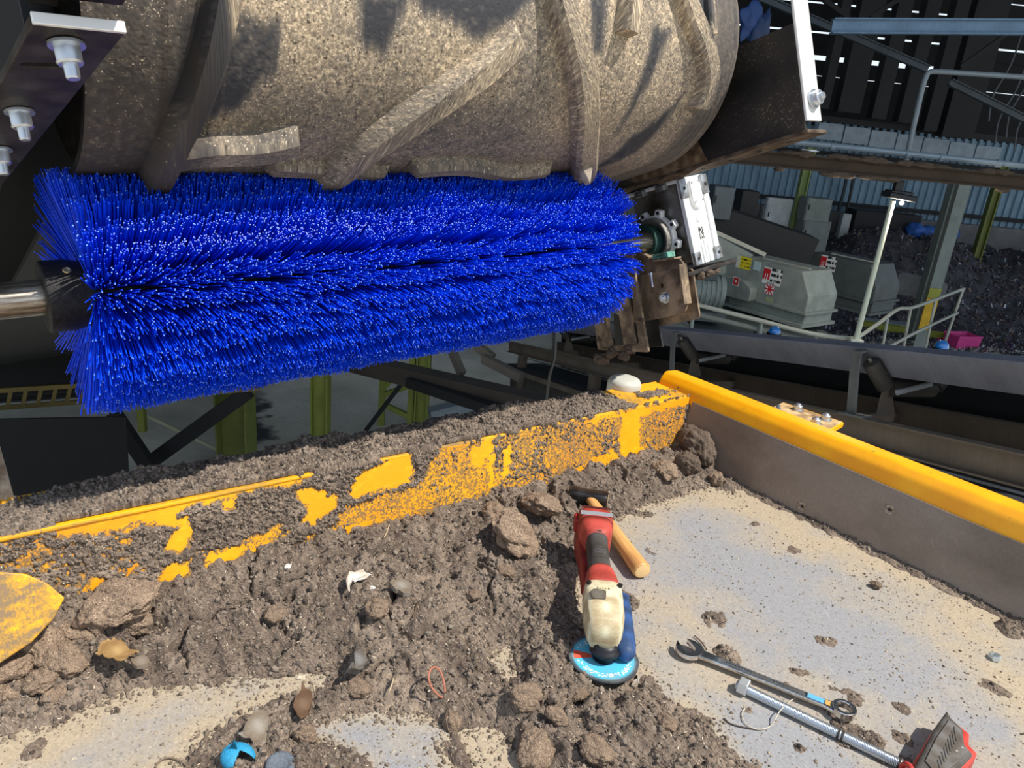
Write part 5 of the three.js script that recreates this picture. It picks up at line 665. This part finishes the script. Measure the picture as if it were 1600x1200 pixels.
// ---------------------------------------------------------------- separator machines
const machGreen = soft(0xa0aaa5, 0.55, 0.1, 1.2), machDark = soft(0x5f686a, 0.55, 0.1, 1.2), white = M(0xe9ebe8, 0.5), redM = M(0xc8242c, 0.5);
{
  const y0 = bh(1253, 510, 10.5).y, C0 = B.w(B.hit('y', y0, 1253, 510)), Lw = B.w(B.hit('y', y0, 1120, 470)), Rw = B.w(B.hit('y', y0, 1303, 494)), ex = C0.clone().sub(Lw).setY(0).normalize(), MF = new Frame(C0, ex, V(0, 1, 0)), L = C0.distanceTo(Lw), Wd = 0.62 * Math.abs(Rw.clone().sub(C0).dot(MF.ez)), mh = (x, y, z = 0) => MF.hit('z', z, x, y), top = mh(1240, 421)[1], mid = mh(1256, 462)[1];
  const build = (name, label, mat, Fr) => {
    const o = thing(name, label, 'machine', Fr), c = 0.16 * L;
    mesh('hood', slab([[-L, mid * 0.42], [0, mid * 0.42], [0, mid], [-c * 0.75, top], [-L * 0.82, top], [-L, top * 0.8]], Wd, 0.012).translate(0, 0, -Wd), mat, o);
    mesh('skirt', box(L * 0.86, mid * 0.42, Wd * 0.96, -L * 0.43, mid * 0.2, -Wd / 2, 0.01), mat, o); mesh('flange_lip', box(L * 0.55, 0.04, Wd + 0.1, -L * 0.25, mid * 0.43, -Wd / 2, 0.005), mat, o); mesh('base_lip', box(L * 0.9, 0.05, Wd + 0.12, -L * 0.43, 0.0, -Wd / 2, 0.005), mat, o);
    mesh('top_strip', bar([-L * 0.68, top + 0.012, -0.3], [-c, top + 0.012, -0.3], 0.04, 0.02), soft(0xb9bcb4, 0.6, 0, 1), o);
    const k = mesh('drive_guard', slab(roundPoly([[-L * 0.97, mid * 0.36], [-L * 0.55, mid * 0.36], [-L * 0.55, mid * 0.82], [-L * 0.66, mid * 1.04], [-L * 0.97, mid * 1.02]], 0.05), 0.16, 0.01).translate(0, 0, 0.0), mat, o);
    return o;
  };
  const m1 = build('separator_machine', 'grey green machine housing with stickers beside the lamp pole', machGreen, MF);
  const stick = (n, x0, yy0, x1, yy1, mat, z = 0.004) => { const a = mh(x0, yy1, z), b = mh(x1, yy0, z); return mesh(n, decal(Math.abs(b[0] - a[0]), Math.abs(b[1] - a[1]), 0.004, (a[0] + b[0]) / 2, (a[1] + b[1]) / 2, z), mat, m1); };
  const txt = (seed, w, h) => M(0xffffff, 0.5, 0, { map: texture(96, 64, (u, v) => { const red = u < 0.36 && v > 0.25 && v < 0.9; if (red) return (u > 0.1 && u < 0.15 && v < 0.6) || (u > 0.21 && u < 0.26 && v < 0.6) ? [240, 240, 240] : [206, 36, 44]; const q = Math.floor(u * 26), l = Math.floor(v * 6); return u > 0.42 && l % 2 === 1 && n3(q * 1.9, l, seed) > -0.25 ? [40, 42, 44] : [232, 234, 230]; }) });
  const label = txt(3); stick('maker_label', 1190, 423, 1224, 441, label); const ys = stick('yellow_warning_label', 1149, 404, 1175, 417, M(0xffffff, 0.5, 0, { map: texture(96, 48, (u, v) => { if (u < 0.26) return [222, 222, 206]; const t = Math.abs((u - 0.14) / 0.1); const l = Math.floor(v * 7); return u > 0.34 && l % 2 === 1 && n3(Math.floor(u * 40), l * 2, 6) > 0.1 ? [60, 54, 20] : [238, 220, 36]; }) })); stick('pale_blue_label', 1176, 410, 1190, 421, M(0xb8d0d2, 0.5));
  stick('red_cross_label', 1194, 443, 1211, 458, M(0xffffff, 0.5, 0, { map: texture(64, 64, (u, v) => { const x = u - 0.5, y = v - 0.42; return v > 0.86 ? [236, 236, 234] : Math.abs(Math.abs(x) - Math.abs(y)) < 0.09 || Math.abs(x) < 0.06 || Math.abs(y) < 0.06 ? [204, 34, 46] : [232, 228, 230]; }) })); { const q = stick('red_square_label', 1144, 434, 1156, 445, M(0xffffff, 0.5, 0, { map: texture(64, 64, (u, v) => Math.max(Math.abs(u - 0.5), Math.abs(v - 0.5)) > 0.4 ? [232, 228, 226] : Math.abs(u - 0.5) + Math.abs(v - 0.5) < 0.2 ? [236, 232, 230] : [206, 50, 50]) }), 0.166); q.position.z = 0; }
  stick('pale_smear', 1196, 466, 1208, 470, M(0x9aa67f, 0.8));
  const C1 = B.w(B.hit('y', y0, 1322, 496)), o2 = new Frame(C1.clone().addScaledVector(MF.ez, -0.7), ex, V(0, 1, 0)), m2 = build('separator_machine', 'second darker machine housing half hidden behind the grey green one', machDark, o2);
  for (const [n, x0, yy0, x1, yy1, mat] of [['maker_label', 1279, 403, 1309, 420, label], ['yellow_warning_label', 1238, 390, 1263, 402, ys.material]]) { const a = o2.hit('z', 0.004, x0, yy1), b = o2.hit('z', 0.004, x1, yy0); mesh(n, decal(Math.abs(b[0] - a[0]), Math.abs(b[1] - a[1]), 0.004, (a[0] + b[0]) / 2, (a[1] + b[1]) / 2, 0.004), mat, m2); }
  // skid under the machines, feed chute behind
  const sk = thing('machine_skid', 'pale tubular frame under the grey green machine housings', 'frame', B), P3 = (x, y, d) => bh(x, y, d), pale = soft(0xc8c9bc, 0.5, 0.1, 1);
  const tb = (n, pts, r, mat = pale) => mesh(n, tube(pts.map((p) => P3(...p)), r, 40, 8), mat, sk);
  tb('rail', [[1080, 474, 9.4], [1180, 499, 9.3], [1272, 522, 9.2], [1336, 530, 9.2]], 0.03); tb('rail', [[1080, 489, 9.5], [1180, 513, 9.4], [1250, 529, 9.4]], 0.035, soft(0x8d938c, 0.6, 0, 1)); for (const [x, y0_, y1_] of [[1084, 476, 512], [1190, 500, 530], [1275, 522, 545]]) tb('leg', [[x, y0_, 9.35], [x - 2, (y0_ + y1_) / 2, 9.35], [x - 4, y1_, 9.35]], 0.028, machGreen);
  mesh('platform', (() => { const a = P3(1085, 505, 10.4), b = P3(1345, 548, 9.6); return box(b.x - a.x, 0.08, 3.2, (a.x + b.x) / 2, b.y - 0.1, -11.2, 0.01); })(), machDark, sk);
  for (const [x, d] of [[1100, 9.9], [1200, 9.8], [1300, 9.7]]) { const p = P3(x, 530, d); mesh('leg', box(0.12, p.y - FLOOR, 0.12, p.x, (p.y + FLOOR) / 2, -d - 0.4, 0.01), machDark, sk); }
  const ch = thing('feed_chute', 'dark inclined feed chute running down behind the machine housings', 'chute', B); mesh('chute_side', bar(P3(1040, 318, 13.2), P3(1262, 392, 12.9), 0.8, 0.5), soft(0x202428, 0.6, 0.1, 1), ch); mesh('pale_edge', bar(P3(1104, 356, 11.8), P3(1196, 398, 11.7), 0.05, 0.06), pale, ch); mesh('grey_side', bar(P3(1095, 385, 11.9), P3(1160, 420, 11.8), 0.3, 0.55), machGreen, ch);
  const mt = thing('drive_motor', 'grey electric motor beside the drive guard of the grey green machine', 'motor', B), mp = P3(1098, 442, 10.6); mesh('motor_body', at(new THREE.CylinderGeometry(0.24, 0.24, 0.6, 24), mp.x, mp.y - 0.12, mp.z, 0, 0, Math.PI / 2), machGreen, mt); for (let i = 0; i < 8; i++) mesh('cooling_fin', at(new THREE.CylinderGeometry(0.26, 0.26, 0.02, 24), mp.x - 0.25 + i * 0.07, mp.y - 0.12, mp.z, 0, 0, Math.PI / 2), machGreen, mt); mesh('terminal_box', box(0.2, 0.16, 0.2, mp.x + 0.05, mp.y + 0.16, mp.z + 0.1, 0.01), machDark, mt); mesh('motor_bed', box(0.7, 0.14, 0.5, mp.x, mp.y - 0.44, mp.z, 0.01), machDark, mt);
}
{ // lamp on a white pole and the handrail at its foot
  const o = thing('lamp_pole', 'white leaning lamp pole with a dark lamp head beside the machine housings', 'lamp', B), a = bh(1337, 532, 9.1), b = bh(1395, 314, 9.1); mesh('pole', rod(a, b, 0.034, 12, 0.03), M(0xd9dfc8, 0.45), o); mesh('foot', box(0.16, 0.04, 0.12, a.x, a.y, a.z, 0.005), M(0xd0d4c4, 0.5), o); mesh('foot_post', rod(a, V(a.x, FLOOR, a.z), 0.04, 10), machDark, o);
  mesh('lamp_head', box(0.34, 0.07, 0.26, b.x + 0.06, b.y + 0.06, b.z, 0.02, 0, 0, -0.08), M(0x16191c, 0.5), o); mesh('lamp_bracket', box(0.1, 0.16, 0.08, b.x + 0.02, b.y + 0.16, b.z, 0.01), M(0x14171a, 0.5), o); mesh('cooling_fin', box(0.26, 0.02, 0.2, b.x + 0.05, b.y + 0.11, b.z, 0.004), M(0x14171a, 0.5), o);
  const g = bh(1409, 317, 9.05); mesh('bulb', new THREE.SphereGeometry(0.026, 16, 12).translate(g.x, g.y, g.z), new THREE.MeshStandardMaterial({ color: 0xffffff, emissive: 0xfff2dc, emissiveIntensity: 3 }), o); const pl = new THREE.PointLight(0xfff0d8, 3); pl.position.set(g.x, g.y - 0.05, g.z); pl.castShadow = true; o.add(pl);
  const h = thing('handrail', 'pale tubular handrail climbing from the foot of the lamp pole toward the pink crate', 'railing', B), rail = soft(0xb4bab2, 0.45, 0.2, 1), t = (n, pts, r = 0.026) => mesh(n, tube(pts.map((p) => bh(...p)), r, 40, 8), rail, h);
  t('top_rail', [[1338, 529, 9.1], [1372, 506, 9.6], [1404, 483, 10.2], [1424, 481, 10.6], [1506, 451, 12]]); t('mid_rail', [[1384, 545, 9.8], [1430, 520, 10.6], [1496, 489, 11.8]], 0.022); for (const [x, y, x2, y2, d] of [[1387, 497, 1379, 540, 9.9], [1423, 481, 1412, 542, 10.6], [1462, 468, 1446, 545, 11.2], [1505, 452, 1476, 536, 11.9]]) t('post', [[x, y, d], [(x + x2) / 2, (y + y2) / 2, d], [x2, y2, d]], 0.022);
}
{ // pink crate on the floor, open top
  const p = bf(1500, 541), o = thing('pink_crate', 'bright pink plastic crate lying at the foot of the scrap heap', 'crate', B, [p.x, FLOOR, p.z]), pk = soft(0xe0489a, 0.5, 0, 2); mesh('base', box(0.56, 0.02, 0.36, 0, 0.01, 0), pk, o); for (const s of [-1, 1]) { mesh('long_side', box(0.6, 0.26, 0.02, 0, 0.13, s * 0.18, 0.004, s * 0.1), pk, o); mesh('short_side', box(0.02, 0.26, 0.37, s * 0.29, 0.13, 0, 0.004, 0, 0, -s * 0.12), pk, o); mesh('rim', bar([-0.31, 0.26, s * 0.2], [0.31, 0.26, s * 0.2], 0.02, 0.02), pk, o); } o.rotateY(0.3);
  const q = bf(1478, 531), l = thing('pink_tray_cover', 'pink crate lid lying just behind the pink crate', 'lid', B, [q.x, FLOOR, q.z]); mesh('panel', box(0.5, 0.03, 0.3, 0, 0.03, 0, 0.01, 0.1, 0, 0.05), pk, l); mesh('rim', box(0.52, 0.05, 0.02, 0, 0.04, 0.15), pk, l);
}
for (const [x, y, d, lb] of [[1210, 520, 6.2, 'blue beacon lens on a stub post below the grey green machine'], [1471, 543, 5.6, 'blue beacon lens on a stub post near the pink crate']]) { const p = bh(x, y, d), o = thing('blue_beacon', lb, 'beacon', B, [p.x, p.y, p.z]); mesh('lens', new THREE.SphereGeometry(0.052, 24, 14, 0, Math.PI * 2, 0, Math.PI / 2).scale(1, 1.15, 1), new THREE.MeshPhysicalMaterial({ color: 0x1f78c8, roughness: 0.15, clearcoat: 1 }), o); mesh('base', new THREE.CylinderGeometry(0.06, 0.065, 0.05, 24).translate(0, -0.025, 0), black, o); mesh('stub_post', rod([0, -0.05, 0], [0, FLOOR - p.y, 0], 0.02, 8), darkBeam, o); }
// scrap heap by the far wall
{
  const r = rng(81), hp = (x, z) => { const k = sm(5.2, 9, x), s = sm(-15.7, -18.6, z), t = 2.1 * s * (0.45 + 0.55 * k) * (0.75 + 0.35 * fbm(x * 0.6, z * 0.6, 5, 3)) + 0.16 * s * fbm(x * 4, z * 4, 2, 4) + 0.05 * (Math.abs(n2(x * 12, z * 12, 4))) * s; return FLOOR + Math.max(0, t) + 0.01; };
  const m = single('scrap_heap', heightMesh(150, 90, (u, v) => { const x = lerp(5, 19, u), z = lerp(-19.72, -15.3, v); return [x, hp(x, z), z, x, z]; }), M(0xffffff, 0.7, 0.1, { map: rep(texture(512, 512, (u, v) => { const a = fbm(u * 14, v * 14, 131, 5), g = n2(u * 90, v * 90, 3), s = n2(u * 120, v * 60, 5); let c = mixc([34, 34, 40], [84, 82, 90], clamp(0.5 + a + 0.3 * g)); if (s > 0.7) c = [150, 152, 162]; return c; }), 0.5) }), 'dark glinting heap of shredded scrap against the far wall', 'scrap'); m.userData.kind = 'stuff'; delete m.userData.category; m.userData.category = 'scrap';
  const n = 9000, im = new THREE.InstancedMesh(new THREE.BoxGeometry(1, 0.25, 0.4), M(0xffffff, 0.5, 0.3), n), m4 = new THREE.Matrix4(), q = new THREE.Quaternion(), c = new THREE.Color(); for (let i = 0; i < n; i++) { const x = lerp(5.2, 18.5, r()), z = lerp(-19.6, -14.6, Math.pow(r(), 0.8)), s = 0.03 + 0.09 * r() ** 2; q.setFromEuler(new THREE.Euler(r() * 6, r() * 6, r() * 6)); im.setMatrixAt(i, m4.compose(V(x, hp(x, z) + 0.02, z), q, V(s, s, s))); const k = r(); im.setColorAt(i, k < 0.1 ? c.setRGB(0.42, 0.43, 0.48) : k < 0.2 ? c.setRGB(0.2, 0.14, 0.12) : c.setRGB(0.05 + 0.06 * r(), 0.05 + 0.05 * r(), 0.07 + 0.05 * r())); } im.name = 'scrap_shreds'; setup(im).quaternion.copy(B.q); scene.add(im); tag(im, 'loose shreds of metal scattered over the scrap heap', 'scrap', null, 'stuff');
  const kb = thing('floor_kerb', 'low yellow green kerb on the floor before the scrap heap', 'kerb', B), a = bf(1345, 512), b = bf(1478, 532); mesh('kerb_beam', bar([a.x, FLOOR + 0.08, a.z], [b.x, FLOOR + 0.08, b.z], 0.16, 0.16), soft(0x9da23a, 0.6, 0, 1), kb); mesh('pale_slab', bar([a.x, FLOOR + 0.13, a.z - 0.5], [b.x - 0.2, FLOOR + 0.13, b.z - 0.5], 0.7, 0.1), soft(0x8d98a2, 0.7, 0, 1), kb);
  const bl = bh(1424, 442, 15.5), blk = single('grey_block', slab(roundPoly([[-0.55, -0.2], [0.55, -0.26], [0.55, 0.12], [-0.5, 0.26]], 0.1), 0.4, 0.03).translate(bl.x, bl.y, bl.z), concrete, 'grey concrete block lying in the scrap heap beside the grey column', 'block');
}
// ---------------------------------------------------------------- troughed belt conveyor running past beyond the tray
{
  const A1 = atZ(1060, 516, 5.3), A2 = atZ(1600, 566, 2.8), dir = A2.clone().sub(A1).normalize(), K = new Frame(A1, dir, V(0, 1, 0)), s0 = -4.2, s1 = A1.distanceTo(A2) + 1.2;     // K local x = along, y = up, z = toward the tray
  const prof = [[0, 0], [-0.1, -0.125], [-0.4, -0.135], [-0.52, -0.01]], bc = thing('trough_belt', 'dark grey troughed rubber belt running past beyond the yellow rail', 'conveyor belt', K);
  mesh('belt_strip', slab([...prof.map(([z, y]) => [-z, y]), ...prof.slice().reverse().map(([z, y]) => [-z, y - 0.011])], s1 - s0, 0).rotateY(Math.PI / 2).translate(s0, 0, 0), soft(0x777985, 0.75, 0, 1.5), bc);
  mesh('return_strip', box(s1 - s0, 0.012, 0.6, (s0 + s1) / 2, -0.62, -0.2, 0), soft(0x2c3138, 0.7, 0, 1.5), bc);
  const fr = thing('belt_support', 'brown dusty steel frame carrying the troughed rubber belt', 'frame', K), dusty = soft(0x75695d, 0.85, 0.05, 2);
  mesh('stringer', beamI([s0, -0.40, 0.03], [s1, -0.40, 0.03], 0.07, 0.13, 0.008), dusty, fr); mesh('stringer', beamI([s0, -0.40, -0.62], [s1, -0.40, -0.62], 0.07, 0.13, 0.008), dusty, fr); mesh('lower_rail', bar([s0, -0.66, 0.06], [s1, -0.66, 0.06], 0.16, 0.05), dusty, fr); mesh('shade_backing', bar([s0, -0.4, -0.68], [s1, -0.4, -0.68], 0.01, 0.56), M(0x0f1113, 0.8), fr); mesh('lower_guard', bar([s0, -0.82, 0.0], [s1, -0.82, 0.0], 0.01, 0.2), soft(0x555350, 0.8, 0.1, 2), fr); mesh('pale_edge', bar([s0, -0.545, -0.18], [s1, -0.545, -0.18], 0.012, 0.012), soft(0xb4bac0, 0.5, 0.3, 2), fr);  // includes a dark sheet added for the black shade beneath the belt
  for (let s = s0 + 0.8; s < s1; s += 1.6) mesh('cross_member', bar([s, -0.42, 0.03], [s, -0.42, -0.62], 0.06, 0.05), dusty, fr);
  const idlerAt = [[1352, 590], [1062, 545], [872, 520]].map(([x, y]) => K.hit('z', 0.0, x, y)[0]); idlerAt.unshift(idlerAt[0] + (idlerAt[0] - idlerAt[1]) * 0.9);
  let first; const labels = ['idler beyond the frame edge under the troughed belt', 'idler with a grey bent bracket under the troughed belt beyond the yellow rail', 'idler under the troughed belt straight beyond the corner of the yellow tray', 'small distant idler under the troughed belt beside the hanging cable'];
  idlerAt.forEach((s, i) => { let o; if (!first) { o = first = thing('belt_idler', labels[i], 'idler', K, [s, 0, 0], 'idlers under the troughed belt');
      mesh('bracket', slab([[0, -0.33], [0.008, -0.33], [0.008, -0.1], [0.0, -0.02], [-0.035, -0.012], [-0.036, -0.02], [-0.006, -0.03], [0, -0.1]], 0.06, 0.001).rotateY(-Math.PI / 2).translate(0.0, 0, 0.035), soft(0x7b7d7c, 0.6, 0.3, 3), o); mesh('foot_plate', box(0.15, 0.012, 0.07, 0.0, -0.328, 0.04, 0.002), soft(0x7b7d7c, 0.6, 0.3, 3), o);
      const mk = (n, a, b) => { const g = mesh(n, rod(a, b, 0.043, 24), soft(0x47433f, 0.6, 0.2, 4), o); mesh('axle', rod(toV(a).lerp(toV(b), -0.15), toV(a).lerp(toV(b), 1.15), 0.01, 10), steel, g); }; mk('roller', [0.03, -0.065, 0.0], [0.03, -0.185, -0.098]); mk('roller', [0.03, -0.195, -0.12], [0.03, -0.2, -0.38]); mk('roller', [0.03, -0.19, -0.40], [0.03, -0.07, -0.51]); mesh('middle_stand', slab([[-0.05, -0.33], [0.06, -0.33], [0.03, -0.22], [0.02, -0.18], [-0.02, -0.18], [-0.03, -0.23]], 0.01, 0.001).rotateY(Math.PI / 2).translate(0.02, 0, -0.11), dusty, o); mesh('pale_tube', rod([0.08, -0.21, -0.12], [0.08, -0.17, -0.32], 0.014, 10), soft(0xc4cad0, 0.4, 0.3, 3), o);
    } else { o = copy(first, 'belt_idler'); o.position.copy(K.w([s, 0, 0])); o.userData.label = labels[i]; } });
  // legs to the floor
  for (const s of [s0 + 0.6, -1.4, 1.2, s1 - 0.4]) { const p = K.w([s, -0.46, 0.03]); mesh('leg', bar(K.l(p), K.l(V(p.x, FLOOR, p.z)), 0.09, 0.09, V(1, 0, 0)), dusty, fr); }
}
tag(mesh('hanging_cable', tube([atZ(869, 490, 2.6), atZ(868, 520, 2.6), atZ(866, 560, 2.6), atZ(859, 585, 2.6), atZ(852, 640, 2.65)], 0.006, 50, 8), M(0x17181a, 0.5)), 'black cable hanging down behind the blue brush to the tray wall', 'cable');
// ---------------------------------------------------------------- steelwork under the inclined conveyor
const Wd = (x, y, d) => B.w(bh(x, y, d).toArray());
const up2 = (name, label, x, y, d, w, top, mat, I = true) => { const p = Wd(x, y, d), g = I ? beamI(V(p.x, FLOOR, p.z), V(p.x, top, p.z), w, w, 0.016, camX.clone().setY(0)) : bar(V(p.x, FLOOR, p.z), V(p.x, top, p.z), w, w, camX.clone().setY(0)); return tag(mesh(name, g, mat), label, 'post'); };
up2('green_post', 'bright green steel post standing alone under the middle of the blue brush', 501, 640, 7.2, 0.18, -0.5, olive);
up2('green_post', 'broad olive green post with a dark brace leaning on it under the blue brush', 368, 650, 6.6, 0.3, -0.65, greenPaint);
up2('green_post', 'thin pale green post under the lower end of the blue brush', 224, 680, 7.4, 0.075, -0.9, olive, false);
{
  const o = thing('lattice_tower', 'green lattice tower of two legs with diagonal braces under the blue brush', 'tower', B), leg = (x, w, m = olive) => { const p = bh(x, 630, 8.2); return mesh('leg', bar([p.x, FLOOR, p.z], [p.x, -0.75, p.z], w, w, V(1, 0, 0)), m, o); }, br = (a, b, w = 0.055, m = olive) => mesh('brace', bar(bh(...a, 8.2), bh(...b, 8.2), w, w), m, o);
  leg(597, 0.075); leg(642, 0.07); const p = bh(659, 630, 8.2); mesh('leg', beamI(V(p.x, FLOOR, p.z), V(p.x, -0.75, p.z), 0.16, 0.16, 0.02, V(1, 0, 0)), olive, o);
  br([600, 607], [622, 580]); br([600, 617], [640, 602], 0.06); br([600, 632], [642, 652], 0.06); br([600, 690], [642, 670]);
}
const beamT = (name, label, a, b, w, h, mat, cat = 'beam') => tag(mesh(name, bar(Wd(...a), Wd(...b), w, h), mat), label, cat);
beamT('dark_brace', 'thin dark brace crossing in front of the green lattice tower', [572, 672, 7.9], [640, 583, 7.9], 0.05, 0.05, darkBeam);
beamT('dark_brace', 'thick dark brace leaning against the broad olive green post', [235, 722, 6.2], [388, 612, 6.2], 0.09, 0.13, darkBeam);
beamT('dark_brace', 'dark brace beside the thin pale green post', [176, 645, 6.0], [232, 728, 6.0], 0.08, 0.13, darkBeam);
beamT('pale_tie_rod', 'pale thin tie rod running from the thin green post to the broad olive post', [232, 650, 7.2], [348, 706, 7.0], 0.03, 0.035, soft(0xb4b69a, 0.6, 0, 2));
beamT('dark_girder', 'dark dusty girder running from behind the brush toward the corner of the tray', [540, 563, 7.6], [925, 655, 5.2], 0.2, 0.17, soft(0x4a433d, 0.85, 0.1, 1.5));
beamT('dark_girder', 'lower dark girder under the dusty one near the hanging cable', [640, 597, 6.6], [925, 690, 4.9], 0.1, 0.09, darkBeam);
for (const [a, b, l] of [[[705, 545, 6.6], [722, 585, 6.4], 'grey bent strut on the dusty girder nearest the brush'], [[745, 540, 6.4], [770, 560, 6.3], 'pale short strut beside the bent strut on the dusty girder'], [[755, 560, 6.3], [815, 590, 6.0], 'long dark strut lying across the dusty girder']]) beamT('girder_strut', l, a, b, 0.06, 0.08, soft(0x6d675f, 0.7, 0.2, 2), 'strut');
beamT('grey_channel', 'pale grey steel channel on the floor beyond the soiled wall', [672, 650, 7.6], [782, 622, 7.9], 0.16, 0.16, soft(0x84919a, 0.6, 0.2, 2)); beamT('grey_channel', 'short upright grey tube at the end of the pale floor channel', [768, 660, 7.2], [772, 618, 7.2], 0.07, 0.07, soft(0xa3adb4, 0.5, 0.2, 2));
{ // yellow grating along the walkway
  const a = Wd(-120, 632, 4.6), b = Wd(405, 596, 5.6), o = thing('yellow_grating', 'dirty yellow walkway grating behind the lower end of the blue brush', 'grating'), dir = b.clone().sub(a), ym = soft(0x5f5222, 0.7, 0.1, 2), u = V(0, 0.066, 0), N = 24; mesh('edge_bar', bar(a.clone().add(u), b.clone().add(u), 0.02, 0.034), ym, o); mesh('edge_bar', bar(a.clone().sub(u), b.clone().sub(u), 0.02, 0.03), ym, o);
  for (let i = 0; i < N; i++) { const p = a.clone().addScaledVector(dir, (i + 0.2) / N), q = a.clone().addScaledVector(dir, (i + 0.62) / N); mesh('grating_bar', bar(p.sub(u), q.add(u), 0.015, 0.026), ym, o); } for (const t of [-0.02, 0.02]) mesh('inner_bar', bar(a.clone().add(V(0, t, 0)), b.clone().add(V(0, t, 0)), 0.008, 0.006), darkBeam, o);
  const back = mesh('backing_plate', bar(a.clone().add(V(-0.06, 0, -0.1)), b.clone().add(V(-0.06, 0, -0.1)), 0.01, 0.12), M(0x1b1a18, 0.8), o);
}
{ const a = Wd(-150, 700, 4.4), b = Wd(196, 690, 4.9); tag(mesh('shade_sheet', bar(a.clone().add(V(0, -0.35, 0)), b.clone().add(V(0, -0.35, 0)), 0.02, 1.1), soft(0x0b0b0c, 0.9, 0, 1)), 'large dark sheet added for the shaded floor below the yellow grating', 'plate'); }  // dark sheet standing where the floor is only in shade
{ const p = Wd(1172, 34, 5), o = thing('blue_sheeting', 'bundle of blue sheeting hanging behind the end of the drum', 'sheeting', B, B.l(p)); mesh('fold', lump(500, 4, 0.5).scale(0.05, 0.09, 0.04), M(0x14366a, 0.6), o); mesh('fold', lump(501, 4, 0.5).scale(0.04, 0.11, 0.04).translate(0.07, -0.03, 0), M(0x102a52, 0.6), o); mesh('hanging_tie', rod([0, 0.1, 0], [0.02, 1.4, 0], 0.01, 8), M(0x1c2c44, 0.6), o); }

{ const a = Wd(-160, 575, 6.2), b = Wd(230, 572, 6.6); tag(mesh('dark_gap_sheet', bar(a, b, 0.02, 0.42), M(0x0d0d0f, 0.9)), 'black sheet added to fill the dark gap just above the yellow walkway grating', 'skirt'); }  // black sheet added to carry the dark underside down to the grating
scene.traverse((o) => { if (o.isMesh) o.castShadow = o.receiveShadow = true; });
renderer.render(scene, camera);
